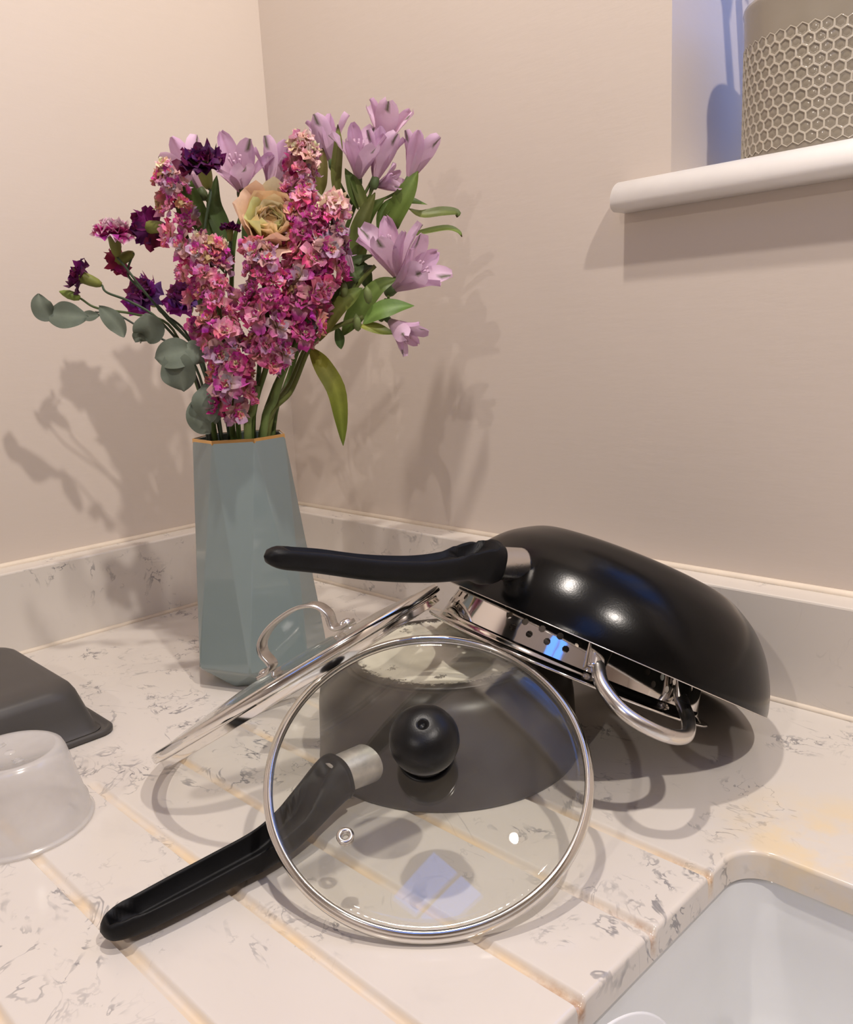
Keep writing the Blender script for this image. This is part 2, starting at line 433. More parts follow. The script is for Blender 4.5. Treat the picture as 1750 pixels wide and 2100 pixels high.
bead('trim_6', [(.001, -1.6, UH+.0005), (.001, -.002, UH+.0005)], .0042, 'cream sealant bead on top of the left upstand')
bead('trim_7', [(.002, -.001, UH+.0005), (2.4, -.001, UH+.0005)], .0042, 'cream sealant bead on top of the back upstand')

# ------------------------------------------------------------------ worktop with drainer grooves and sink cut-out
XS, YB, SR, WTH, EB = .8406, -.2675, .024, .020, .003     # sink left edge, back edge, corner radius, slab thickness, edge round
GF = [-.7455, -.6735, -.6015, -.5297, -.4597, -.3873, -.3175]   # front edges of the grooves
GW, GX0 = .0097, .405
def gdepth(x, y):
    if x < GX0: return 0.0, 0.0
    d = .0020+.0022*min(1, (x-GX0)/(XS-GX0)); d *= min(1, (x-GX0)/.008)
    for g in GF:
        u = (y-g)/GW
        if 0 < u < 1:
            p = min(1, u/.16)*(1 if u < .55 else .5+.5*math.cos((u-.55)/.45*PI))
            return d*p, p
    return 0.0, 0.0
ys = [-1.5]
for g in GF: ys += [g-.0012, g]+[g+GW*u for u in (.08, .16, .4, .55, .65, .75, .85, .93, 1.0)]+[g+GW+.0012]
ys = sorted(ys); ys = [y for y in ys if y < YB-SR-.0005]+[YB-SR]
BW = .03
rows = [(XS, y, XS-BW, y, -1, 0) for y in ys]
K = 10
for i in range(1, K):
    a = PI-PI/2*i/K                 # centre of the corner arc
    cx, cy = XS+SR, YB-SR
    ix, iy = cx+SR*math.cos(a), cy+SR*math.sin(a)
    if i <= K/2: ox, oy = XS-BW, (YB-SR)+(BW+SR)*(i/(K/2))
    else: ox, oy = (XS-BW)+(BW+SR)*((i-K/2)/(K/2)), YB+BW
    rows.append((ix, iy, ox, oy, math.cos(a), math.sin(a)))
xs2 = [XS+SR, .9, 1.0, 1.15, 1.33-SR]
rows += [(x, YB, x, YB+BW, 0, 1) for x in xs2]
wt = MB(); v, f, c = [], [], []
def vert(x, y, dz, nx=0, ny=0):
    d, p = gdepth(x, y); near = max(0, 1-(XS-x)/.05) if p > 0 and x <= XS else 0
    v.append((x, y, dz-d)); c.append((1-p, 1, 1-near*p)); return len(v)-1
band = []
offs = [0, .25, .5, .75, .9]
for (ix, iy, ox, oy, nx, ny) in rows:
    line = []
    ex, ey = ix+nx*EB, iy+ny*EB
    for t in offs: line.append(vert(ox+(ex-ox)*t, oy+(ey-oy)*t, 0))
    for a in (0, .35, .7, 1.05, 1.4, PI/2):
        line.append(vert(ex-nx*EB*math.sin(a), ey-ny*EB*math.sin(a), -EB*(1-math.cos(a))))
    dd, pp = gdepth(ix, iy)
    v.append((ix, iy, -WTH)); c.append((1, 1, 1-.0*pp)); line.append(len(v)-1)
    band.append(line)
for a in range(len(band)-1):
    A, B = band[a], band[a+1]
    for j in range(len(A)-1): f.append([A[j], A[j+1], B[j+1], B[j]])
# left field: grid x columns from 0 to XS-BW
xc = [.002, .1, .2, .3, .38, GX0-.001, GX0+.003, GX0+.008, .45, .5, .55, .6, .65, .7, .75, .78]
grid = []
nl = len(ys)+int(K/2)                # rows up to the square corner
for k in range(nl): 
    y = rows[k][3]; line = [vert(x, y, 0) for x in xc]+[band[k][0]]; grid.append(line)
for a in range(nl-1):
    for j in range(len(xc)): f.append([grid[a][j], grid[a][j+1], grid[a+1][j+1], grid[a+1][j]])
# back field
top = []
for k in range(nl-1, len(rows)): top.append((band[k][0], vert(rows[k][2], -.002, 0)))
for a in range(len(top)-1): f.append([top[a][0], top[a+1][0], top[a+1][1], top[a][1]])
bl = [vert(x, -.002, 0) for x in xc]+[top[0][1]]
for j in range(len(xc)): f.append([grid[nl-1][j], grid[nl-1][j+1], bl[j+1], bl[j]])
# right of the sink
e0 = band[-1]
r0 = [(1.33-SR, YB, 1), ]
q = [vert(2.4, YB+BW, 0), vert(2.4, -.002, 0)]; f.append([e0[0], q[0], q[1], top[-1][1]])
q2 = [vert(1.33-SR, YB, 0), vert(2.4, YB, 0), vert(1.33, YB, 0), vert(1.33, -1.5, 0), vert(2.4, -1.5, 0)]
f.append([q2[0], q2[2], q2[1], q[0], e0[0]]); f.append([q2[2], q2[3], q2[4], q2[1]])
# underside skin
ub = [(.002, -1.5, -WTH), (XS, -1.5, -WTH), (XS, YB, -WTH), (.002, YB, -WTH), (2.4, YB, -WTH), (2.4, -.002, -WTH), (.002, -.002, -WTH)]
b0 = len(v); v += ub; c += [(1, 1, 1)]*len(ub)
f += [[b0, b0+3, b0+2, b0+1], [b0+3, b0+6, b0+5, b0+4]]
wt.add(v, f, None, c)
worktop = tag(wt.build('worktop', M_QTZ), 'cream quartz worktop with grey veins and stained drainer grooves', 'worktop')
sm = [True]*len(worktop.data.polygons); worktop.data.polygons.foreach_set('use_smooth', sm)
me = worktop.data
if hasattr(me, 'set_sharp_from_angle'): me.set_sharp_from_angle(angle=math.radians(28))

# ------------------------------------------------------------------ sink (under-mounted bowl)
sk = thing('sink', 'white ceramic sink bowl set under the worktop cut-out', 'sink', (1.08, -.5, -.167))
sx0, sx1, sy0, sy1 = XS-.004, 1.334, -.78, YB+.004
mb = MB()
rings = [(-.0205, -.02, .05), (-.0205, 0, .03), (-.024, .001, .03), (-.06, .003, .034), (-.11, .008, .04), (-.138, .015, .05), (-.150, .030, .06), (-.155, .06, .06), (-.157, .15, .05)]
vv, ff = rbox(sx0, sx1, sy0, sy1, rings, .03, 8, True, False)
vv = [(x-1.08, y+.5, z+.167) for x, y, z in vv]
mb.add(vv, ff); mb.build('bowl', M_CERAM, sk)
dr = MB().add(*lathe([(0, .0105), (.02, .0105), (.03, .012), (.04, .0095), (.043, .0085)], 32)); dr.build('drain', M_STEEL, sk)

# ------------------------------------------------------------------ ceiling downlights
WARM = (1.0, .915, .835)
M_LENS = emit('lamp lens', WARM, 25.0)
DL = ['brushed ceiling downlight over the window end of the worktop', 'brushed ceiling downlight straight above the stacked pans', 'brushed ceiling downlight in the middle of the room']
LN_ = ['window_end', 'worktop', 'room']
for (xy, pw), lb, ln in zip(LAMPS, DL, LN_):
    t = thing('downlight', lb, 'downlight', (xy[0], xy[1], CEIL), 'ceiling downlights')
    MB().add(*lathe([(.030, -.001), (.031, -.006), (.036, -.008), (.043, -.005), (.045, 0)], 32)).build('trim_ring', M_STEELB, t)
    MB().add(*lathe([(0, -.0025), (.030, -.0025)], 32)).build('downlight_lens_%s_offscreen' % ln, M_LENS, t)
    ld = bpy.data.lights.new('downlight_%s_offscreen' % ln, 'SPOT'); ld.energy = pw; ld.color = WARM; ld.shadow_soft_size = .022
    ld.spot_size = math.radians(165); ld.spot_blend = .5
    lo = bpy.data.objects.new('downlight_%s_offscreen' % ln, ld); COL.objects.link(lo); lo.parent = t; lo.location = (0, 0, -.03)

# ------------------------------------------------------------------ handle grips shared by saucepan and wok
def lerp_tab(tab, s):
    xs = [a for a, b in tab]; return float(np.interp(s, xs, [b for a, b in tab]))
def grip_mesh(path, W, H, D, NW, up, n=72):
    path = crv(path, n)
    def sec(i, s):
        w, h, d, nw = lerp_tab(W, s)/2, lerp_tab(H, s)/2, lerp_tab(D, s), lerp_tab(NW, s)
        e = math.sqrt(max(0, 1-max(0, (s-.93)/.07)**2))*.97+.03
        e *= math.sqrt(max(0, 1-max(0, (.02-s)/.02)**2))*.25+.75
        out = []
        for j in range(44):
            a = 2*PI*j/44; cx, sy = math.cos(a), math.sin(a)
            x = w*e*math.copysign(abs(cx)**.75, cx); y = h*e*math.copysign(abs(sy)**.75, sy)
            if sy > 0 and d > 0:
                k = min(1, max(0, (nw-abs(x)/(w*e+1e-9))/.16)); k = k*k*(3-2*k); y -= d*k*e
            out.append((x, y))
        return out
    return sweep(path, sec, up)

# ------------------------------------------------------------------ saucepan, upside down
PC = Vector((.5874, -.2892, .0003))
def base_mat():
    mt, nt, b = newmat('worn pan base'); c = coords(nt)
    sp = nt.nodes.new('ShaderNodeSeparateXYZ'); nt.links.new(c, sp.inputs[0])
    r = math_(nt, 'SQRT', math_(nt, 'ADD', math_(nt, 'MULTIPLY', sp.outputs[0], sp.outputs[0]), math_(nt, 'MULTIPLY', sp.outputs[1], sp.outputs[1])))
    mp = nt.nodes.new('ShaderNodeCombineXYZ'); nt.links.new(sp.outputs[0], mp.inputs[0]); nt.links.new(sp.outputs[1], mp.inputs[1])
    nz = noise(nt, mp.outputs[0], 170, 6, .8)
    rr = math_(nt, 'ADD', r, math_(nt, 'MULTIPLY', math_(nt, 'SUBTRACT', nz.outputs[0], .5), .034))
    worn = ramp(nt, rr, [(.0715, 0.0), (.0730, 1.0)])
    cream = mixc(nt, noise(nt, c, 40, 5, .6).outputs[0], (.60, .56, .46), (.80, .76, .65))
    burn = ramp(nt, noise(nt, c, 55, 5, .75).outputs[0], [(.60, 0.0), (.63, .9)])
    ringed = ramp(nt, r, [(.045, .0), (.06, 1.0)])
    cream = mixc(nt, math_(nt, 'MULTIPLY', burn.outputs[0], ringed.outputs[0]), cream, (.05, .035, .025))
    nt.links.new(mixc(nt, worn.outputs[0], cream, (.055, .045, .036)), b.inputs['Base Color'])
    b.inputs['Roughness'].default_value = .42; b.inputs['Metallic'].default_value = .0
    return mt
pan = thing('saucepan', 'brown-grey saucepan standing upside down behind the glass lid with black knob', 'saucepan', PC)
out = [(.1102, .0), (.1106, .0015), (.1100, .004), (.1090, .02), (.1075, .05), (.1055, .062), (.1010, .0725), (.0945, .0795), (.0870, .0835), (.0815, .0846)]
inn = [(.0815, .0815), (.0870, .0805), (.0930, .0765), (.0990, .070), (.1030, .061), (.1050, .05), (.1065, .02), (.1075, .0015)]
MB().add(*lathe(out+inn, 128, True)).build('body', M_PAN, pan)
MB().add(*lathe([(.0818, .0815), (.0818, .0846), (.0790, .0855), (.074, .0857), (.0735, .0852), (.060, .0852), (.0595, .0856), (.046, .0856), (.0455, .0852), (.03, .0852), (.0295, .0856), (0, .0856), (0, .0815)], 128)).build('base', base_mat(), pan)
hp = [(736, 1572, .031), (702, 1586, .031), (682, 1600, .0295), (650, 1635, .0255), (600, 1690, .0195), (545, 1735, .0158), (450, 1787, .0140), (330, 1850, .0135), (250, 1890, .0125), (205, 1911, .0112)]
hw = [np.array(onz(a, b, z))-np.array(PC) for a, b, z in hp]
fer = crv([hw[0]+unit(hw[0]-hw[1])*.016, hw[0], hw[1], hw[2]], 12)
MB().add(*sweep(fer, lambda i, s: [(x*(1-.1*s), y*(1-.1*s)) for x, y in circ(.0150, 28, .0155)], (0, 0, 1))).build('ferrule', M_ALU, pan)
W_ = [(0, .031), (.08, .034), (.2, .032), (.4, .029), (.7, .027), (.88, .022), (1, .012)]
H_ = [(0, .032), (.08, .034), (.2, .030), (.35, .024), (.6, .021), (.85, .018), (1, .011)]
D_ = [(0, 0), (.10, 0), (.13, .006), (.17, .007), (.20, .003), (.25, .004), (.33, .015), (.5, .0165), (.8, .0150), (.91, .011), (.945, 0), (1, 0)]
NW_ = [(0, .3), (.17, .35), (.25, .5), (.36, .85), (.8, .86), (.93, .7), (1, .6)]
MB().add(*grip_mesh(hw[1:], W_, H_, D_, NW_, (0, 0, 1))).build('handle', M_GRIP, pan)

# ------------------------------------------------------------------ colander, upside down on the saucepan
CN = Vector((.1248, .4658, .876)).normalized(); CC = Vector((.6564, -.2167, .0606))+CN*.0040
CM = frame(CC, CN, (1, -.4, 0))
cl = thing('colander', 'polished steel colander lying upside down between wok and saucepan', 'colander', CM)
def colander_bowl():
    NC = 96; zr = [.008]+[.0135+.0072*i for i in range(8)]
    def rad(z): return .1135-(z-.006)*.25-max(0, z-.050)**2*14
    v, f = [], []; cache = {}
    def P(c, z, off=0.0):
        key = (round((c % NC)*1000), round(z*1e6))
        if key in cache: return cache[key]
        a = 2*PI*c/NC; r = rad(z); v.append((r*math.cos(a), r*math.sin(a), z)); cache[key] = len(v)-1; return cache[key]
    for ri in range(len(zr)-1):
        z0, z1 = zr[ri], zr[ri+1]; zm = (z0+z1)/2
        for c in range(NC):
            ring = [P(c, z0), P(c+.5, z0), P(c+1, z0), P(c+1, zm), P(c+1, z1), P(c+.5, z1), P(c, z1), P(c, zm)]
            hole = 1 <= ri <= 5 and (ri+c) % 2 == 0 and ((c+3) % 16) < 11 and not (ri in (1, 5) and ((c+3) % 16) in (0, 1, 9, 10))
            if not hole: f.append(ring); continue
            hr = .0027; oct_ = []
            for k in range(8):
                a = -3*PI/4+PI/4*k; dc = hr*math.cos(a)/(rad(zm)*2*PI/NC); oct_.append(P(c+.5+dc, zm+hr*math.sin(a)))
            for k in range(8): f.append([ring[k], ring[(k+1) % 8], oct_[(k+1) % 8], oct_[k]])
    # base cap above the perforated wall
    zt = zr[-1]; r0 = rad(zt)
    prev = [P(c*.5, zt) for c in range(2*NC)]
    for r, z in ((r0-.004, zt+.005), (r0-.012, zt+.010), (r0-.025, zt+.0125), (.035, zt+.0125)):
        b = len(v); v.extend([(r*math.cos(PI*c/NC), r*math.sin(PI*c/NC), z) for c in range(2*NC)]); cur = list(range(b, b+2*NC))
        for c in range(2*NC): d = (c+1) % (2*NC); f.append([prev[c], prev[d], cur[d], cur[c]])
        prev = cur
    f.append(prev)
    return v, f
bvv, bff = colander_bowl()
bm_ = MB().add(bvv, bff)
bm_.add([(x*(1-.0007/max(.03, math.hypot(x, y))), y*(1-.0007/max(.03, math.hypot(x, y))), z-(.0007 if z > .076 else 0)) for x, y, z in bvv], [q[::-1] for q in bff])
bm_.build('bowl', M_STEEL, cl)
MB().add(*lathe([(.1131, .0082), (.1140, .005), (.1165, .0022), (.1205, .0010), (.1236, .0014), (.1242, .0002), (.1232, -.0008), (.1200, -.0004), (.1160, .0008), (.1128, .0040), (.1122, .0080)], 128, True)).build('rim', M_STEEL, cl)
# two looped handles
inv = CM.inverted()
def ang(px, py):
    best = None
    for k in range(720):
        a = PI*k/360; w = CM @ Vector((.1135*math.cos(a), .1135*math.sin(a), .008)); d = np.array(w)-CAM
        u, vv = 875+FPX*(d@RIGHT)/(d@FWD), 1050-FPX*(d@UP)/(d@FWD); e = (u-px)**2+(vv-py)**2
        if (w-CC).dot(Vector(FWD)) < .02 and (best is None or e < best[0]): best = (e, a)
    return best[1]
a1, a2 = ang(1205, 1405), ang(1372, 1475)
if a2-a1 > PI: a2 -= 2*PI
if a1-a2 > PI: a2 += 2*PI
def cyl(r, a, z): return (r*math.cos(a), r*math.sin(a), z)
for turn in (0, PI):
    b1, b2, am = a1+turn, a2+turn, (a1+a2)/2+turn; da = (a2-a1)
    loop = [cyl(.1125, b1, .022), cyl(.1190, b1+.02*da, .014), cyl(.134, b1+.08*da, .003), cyl(.150, b1+.25*da, -.007), cyl(.1575, am, -.010), cyl(.150, b2-.25*da, -.007), cyl(.134, b2-.08*da, .003), cyl(.1190, b2-.02*da, .014), cyl(.1125, b2, .022)]
    ho = MB().add(*tube(crv(loop, 60), lambda s: .0052-.0012*max(0, 1-min(s, 1-s)/.08), 16)).build('handle', M_STEELB, cl)
    for b in (b1, b2):
        pth = crv([cyl(.1100, b, .038), cyl(.1128, b, .031), cyl(.1160, b, .022), cyl(.1200, b, .0125)], 14)
        MB().add(*sweep(pth, lambda i, s: [(x*(1.25-.5*s), y) for x, y in circ(.0085, 16, .0035)], (math.cos(b), math.sin(b), .4))).build('bracket', M_STEEL, ho)

# ------------------------------------------------------------------ wok, upside down over the colander
WN = Vector((.1361, .4862, .8632)).normalized(); WC = Vector((.6683, -.179, .0735))
WM = frame(WC, WN, (1, 0, 0))
wk = thing('wok', 'glossy black wok lying upside down on top of the colander', 'wok', WM)
wout = [(.1439, 0), (.1432, .006), (.1400, .018), (.1350, .030), (.1265, .045), (.1135, .060), (.0990, .0705), (.0860, .0772), (.0740, .0796), (.0700, .0800), (.0690, .0794), (.0450, .0794), (.0440, .0800), (0, .0800)]
wout = [tuple(x) for x in crv(wout[:9], 40)]+wout[9:]
winn = [(0, .0765), (.068, .0765), (.0835, .0742), (.0965, .0678), (.1108, .0577), (.1237, .0433), (.1322, .029), (.1374, .0175), (.1405, .006), (.1415, .0)]
MB().add(*lathe(wout, 128)).build('body', M_WOK, wk)
MB().add(*lathe(winn, 96)).build('lining', M_WOKIN, wk)
MB().add(*lathe([(.1414, .0006), (.1414, -.0001), (.1438, -.0002), (.1441, .0001), (.1441, .0005)], 128, True)).build('rim', M_STEELB, wk)
S_, T_ = np.array([.6626, -.2760, .1687]), np.array([.6372, -.4888, .2181])
wl = WM.inverted()
def wloc(P): return np.array(wl @ Vector(P))
hd = unit(T_-S_); sag = np.array([0, 0, -1.0])
ferp = [S_+hd*.0008, S_+hd*.010, S_+hd*.034]
fp = [wloc(x) for x in ferp]
MB().add(*sweep(crv(fp, 10), lambda i, s: circ(.0125-.0005*s, 26, .0128), (0, 0, 1))).build('ferrule', M_STEELB, wk)
gp = [S_+hd*.026+sag*-.001, S_+hd*.05+sag*-.002, S_+hd*.075+sag*.003, S_+hd*.105+sag*.0055, S_+hd*.145+sag*.0050, S_+hd*.185+sag*.0015, T_+hd*.002]
W2 = [(0, .026), (.1, .029), (.25, .025), (.5, .024), (.8, .020), (1, .016)]
H2 = [(0, .029), (.05, .034), (.12, .036), (.2, .029), (.32, .0215), (.5, .0185), (.8, .0165), (1, .0140)]
D2 = [(0, 0), (.05, 0), (.075, .009), (.16, .0185), (.22, .012), (.3, .006), (.6, .007), (.9, .005), (.95, 0), (1, 0)]
NW2 = [(0, .5), (.1, .86), (.2, .86), (.3, .75), (.9, .75), (1, .6)]
MB().add(*grip_mesh([wloc(x) for x in gp], W2, H2, D2, NW2, (0, .15, 1))).build('handle', M_GRIP, wk)

# ------------------------------------------------------------------ glass lids
def lid_glass(r, h, z0, t=.0030):
    o = [(r*i/14, z0+h*(1-(i/14)**2)) for i in range(15)]
    return lathe(o+[(a, z-t) for a, z in o[::-1]], 128)
LN = Vector((math.cos(.9919)*math.cos(-.811), math.cos(.9919)*math.sin(-.811), math.sin(.9919)))
LC = Vector((.6877, -.4113, .0598))+LN*.0034
LM = frame(LC, LN, (1, 0, 0))
l1 = thing('glass_lid', 'round glass lid with steel rim and black knob propped against the saucepan', 'pan lid', LM)
MB().add(*lid_glass(.1052, .0125, .0035)).build('glass', M_GLASS, l1)
MB().add(*lathe([(.1040, -.0020), (.1070, -.0042), (.1090, -.0034), (.1096, -.0010), (.1094, .0012), (.1084, .0030), (.1078, .0032), (.1072, .0040), (.1060, .0050), (.1046, .0050), (.1036, .0042), (.1034, .0036), (.1042, .0028), (.1042, -.0004), (.1034, -.0012)], 128, True)).build('rim', M_RIM, l1)
kn = MB().add(*lathe([(0, .0158), (.0150, .0158), (.0158, .0172), (.0152, .0190), (.0120, .0210), (.0125, .0235), (.0180, .0262), (.0214, .0310), (.0226, .0365), (.0222, .0420), (.0200, .0475), (.0160, .0520), (.0105, .0548), (.0045, .0558), (.0030, .0556), (.0026, .0535), (0, .0533)], 64)).build('knob', M_BLACK, l1)
MB().add(*lathe([(.0150, .0156), (.0182, .0156), (.0186, .0164), (.0180, .0172), (.0150, .0172)], 48, True)).build('washer', M_BLACK, kn)
lw_ = LM.inverted(); o_, d_ = ray(708, 1714); o_l = np.array(lw_ @ Vector(o_)); d_l = np.array(lw_.to_3x3() @ Vector(d_))
vp = o_l+d_l*((.0115-o_l[2])/d_l[2])
vz = .0035+.0125*(1-(math.hypot(vp[0], vp[1])/.1052)**2)
MB().add(*lathe([(.0022, -.0035), (.0050, -.0035), (.0050, -.003), (.0024, -.0028), (.0024, .0008), (.0050, .0004), (.0056, .0010), (.0050, .0020), (.0036, .0024), (.0024, .0018)], 28, True)).build('vent', M_STEELB, l1, M=Matrix.Translation((vp[0], vp[1], vz)))

K2 = .974
c2 = CAM+K2*(np.array([.4948, -.3717, .0735])-CAM); r2 = .1374*K2
n2 = Vector((-.5109, -.1590, .8448)); xd = Vector((.5674-.4607, -.2731+.4973, .1359-.0293))
M2 = frame(c2, n2, xd)
l2 = thing('glass_lid', 'large glass lid with steel strap handle leaning under the wok handle', 'pan lid', M2)
MB().add(*lid_glass(r2-.0045, .009, .0005)).build('glass', M_GLASS, l2)
MB().add(*lathe([(r2-.0055, .0012), (r2-.0030, .0016), (r2-.0006, .0006), (r2, -.0014), (r2, -.0056), (r2-.0010, -.0066), (r2-.0038, -.0068), (r2-.0045, -.0076), (r2-.0045, -.0128), (r2-.0053, -.0132), (r2-.0058, -.0126), (r2-.0058, -.0030)], 144, True)).build('rim', M_RIM, l2)
hx = .011
hpts = [(-.056, .0100), (-.046, .0102), (-.038, .0150), (-.040, .0300), (-.034, .0410), (-.016, .0490), (.012, .0510), (.032, .0440), (.040, .0300), (.038, .0150), (.046, .0102), (.056, .0100)]
pth = crv([(x*.86+hx, 0, .010+(z-.010)*.82) for x, z in hpts], 70)
sec = [(-.0013, -.0085), (.0013, -.0085), (.0017, -.0075), (.0017, .0075), (.0013, .0085), (-.0013, .0085), (-.0017, .0075), (-.0017, -.0075)]
hrot = math.radians(26)
yl = Vector((M2[0][1], M2[1][1], M2[2][1]))
if yl.dot(Vector(CAM)-Vector(c2)) < 0: hrot = -hrot
HR = Matrix.Translation((hx, 0, 0)) @ Matrix.Rotation(hrot, 4, 'Z') @ Matrix.Translation((-hx, 0, 0))
MB().add(*sweep(pth, lambda i, s: sec, (0, 1, 0)), M=HR).build('handle', M_STEELB, l2)
for x in (-.043, .043):
    MB().add(*lathe([(0, .0148), (.003, .0146), (.0048, .0132), (.0052, .0116), (.0052, .0100)], 20)).build('rivet', M_STEELB, l2, M=HR @ Matrix.Translation((x+hx, 0, 0)))
    MB().add(*lathe([(0, .0012), (.0040, .0014), (.0046, .0024), (.0046, .0050)], 20)).build('nut', M_STEELB, l2, M=HR @ Matrix.Translation((x+hx, 0, 0)))

# ------------------------------------------------------------------ baking tin and plastic tub, both upside down
tn = thing('baking_tin', 'dark grey baking tin lying upside down beside the left upstand', 'baking tin', (.22, -.63, 0))
tx0, tx1, ty0, ty1 = .105-.22, .333-.22, -.82+.63, -.466+.63
vv, ff = rbox(tx0, tx1, ty0, ty1, [(.0042, .0085, .014), (.0070, .0115, .016), (.0250, .0160, .020), (.0390, .0195, .024), (.0450, .0225, .025), (.0485, .0275, .025), (.0500, .0350, .022), (.0502, .05, .02)], .02, 8, True, False)
MB().add(vv, ff).build('body', M_TIN, tn)
vv, ff = rbox(tx0, tx1, ty0, ty1, [(.0036, .0095, .010), (.0040, .0050, .013), (.0060, .0035, .014), (.0062, .0015, .015), (.0045, .0, .016), (.0015, .0, .016), (.0004, .0012, .015), (.0010, .0030, .014)], .016, 8, False, False)
MB().add(vv, ff).build('rim', M_TIN, tn)

tb = thing('plastic_tub', 'small milky plastic tub upside down on the grooves near the baking tin', 'plastic tub', (.4273, -.5887, .0008))
o = [(.0522, .0004), (.0526, .0016), (.0518, .0026), (.0504, .0028), (.0500, .0040), (.0494, .0120), (.0476, .0145), (.0440, .0310), (.0405, .0465), (.0384, .0545), (.0366, .0582), (.0336, .0598), (.0312, .0598), (.0300, .0584), (0, .0584)]
MB().add(*lathe(o+[(max(0, r-.0009), z-.0009) for r, z in o[::-1]], 96)).build('body', M_MILK, tb)
mk = MB()
mk.add(*lathe([(0, .0592), (.0034, .0591), (.0042, .0584)], 24))
for k in range(5): mk.add(*box(.014+.0018*k, .0152+.0018*k, -.004+(k % 2)*.001, .003-(k % 3)*.001, .0584, .0589))
for k in range(4): mk.add(*box(-.020+.0018*k, -.0188+.0018*k, -.004, .003-(k % 2)*.002, .0584, .0589))
mk.build('moulded_marks', M_MILK, tb)

# ------------------------------------------------------------------ plate in the sink
pn = Vector((1.0, .0, .07)).normalized()
pl = tag(MB().add(*lathe([(0, 0), (.055, 0), (.062, .003), (.072, .008), (.0830, .0115), (.0840, .0130), (.0825, .0135), (.070, .0105), (.060, .0055), (.052, .0030), (0, .0030)], 96)).build('plate', M_PLATE, M=frame((.8600, -.488, -.0690), pn, (0, 1, 0))), 'white china plate leaning against the side of the sink', 'plate')

# ------------------------------------------------------------------ pot with honeycomb relief on the sill, utensils in it
PX, PY, PZ, PR, PH = .744, .080, SZ1, .072, .136
hb = thing('utensil_pot', 'taupe ceramic pot with glazed honeycomb relief on the window sill', 'pot', (PX, PY, PZ))
def honeycomb():
    mb = MB(); nh = 46; w = 2*PI*PR/nh; s = w/math.sqrt(3); rowh = 1.5*s; rows_ = int((PH-.028-.006)/rowh)
    for rI in range(rows_):
        zc = .006+s+rI*rowh
        for k in range(nh):
            th = (k+(.5 if rI % 2 else 0))*w/PR
            def pt(dx, dz, rr): a = th+dx/PR; return (rr*math.cos(a), rr*math.sin(a), zc+dz)
            v = []; c = []
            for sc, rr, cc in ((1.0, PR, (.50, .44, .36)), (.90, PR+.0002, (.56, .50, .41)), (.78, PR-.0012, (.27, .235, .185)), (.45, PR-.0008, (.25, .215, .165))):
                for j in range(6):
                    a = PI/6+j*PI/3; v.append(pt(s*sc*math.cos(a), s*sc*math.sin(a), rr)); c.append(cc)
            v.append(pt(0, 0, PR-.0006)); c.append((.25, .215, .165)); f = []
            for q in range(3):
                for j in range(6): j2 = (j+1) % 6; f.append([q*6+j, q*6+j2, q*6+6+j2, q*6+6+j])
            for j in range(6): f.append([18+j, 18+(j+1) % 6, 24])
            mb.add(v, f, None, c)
    return mb, .006+s+(rows_-1)*rowh
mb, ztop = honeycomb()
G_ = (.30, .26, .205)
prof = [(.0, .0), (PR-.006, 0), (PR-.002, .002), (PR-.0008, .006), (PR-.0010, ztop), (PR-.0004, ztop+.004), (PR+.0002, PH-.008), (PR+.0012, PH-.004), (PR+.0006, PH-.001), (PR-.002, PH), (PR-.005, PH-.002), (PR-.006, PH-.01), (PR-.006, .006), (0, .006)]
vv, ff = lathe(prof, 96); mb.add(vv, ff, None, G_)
mtp, nt, b = newmat('taupe glaze'); at = nt.nodes.new('ShaderNodeAttribute'); at.attribute_name = 'Col'
nt.links.new(mixc(nt, ramp(nt, noise(nt, coords(nt), 60, 3).outputs[0], [(.3, .0), (.8, .25)]).outputs[0], at.outputs['Color'], (.36, .32, .26)), b.inputs['Base Color']); b.inputs['Roughness'].default_value = .12
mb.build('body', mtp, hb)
def utensil(name, label, cat, base, tip, mat, head):
    t = thing(name, label, cat, base)
    d = Vector(tip)-Vector(base); L = d.length
    M = frame((0, 0, 0), d, (1, .3, 0))
    hm = MB(); hm.add(*sweep(crv([(0, 0, 0), (0, 0, L*.5), (0, 0, L*.66)], 20), lambda i, s: circ(.0085-.002*s, 14, .006-.002*s), (0, 1, 0)), M=M); hm.build('handle', mat, t)
    hh_ = MB()
    if head == 'spatula': hh_.add(*rbox(-.024, .024, -.003, .003, [(L*.64, .002), (L*.68, 0), (L*.97, 0), (L, .002)], .0028, 4), M=M)
    else: hh_.add(*[[tuple(M @ Vector((x*.024, y*.008, L*.82+z*L*.18))) for x, y, z in lathe([(0, -1), (.4, -.92), (.8, -.6), (1, 0), (.8, .6), (.4, .92), (0, 1)], 24)[0]], lathe([(0, -1), (.4, -.92), (.8, -.6), (1, 0), (.8, .6), (.4, .92), (0, 1)], 24)[1]])
    hh_.build('head', mat, t)
    return t
utensil('spatula', 'grey spatula standing in the honeycomb pot', 'spatula', (PX+.03, PY, PZ+.010), (PX-.115, PY+.02, PZ+.36), M_UTG, 'spatula')
utensil('spoon', 'white spoon standing in the honeycomb pot beside the grey spatula', 'spoon', (PX+.02, PY-.015, PZ+.010), (PX-.06, PY-.045, PZ+.36), M_UTW, 'spoon')

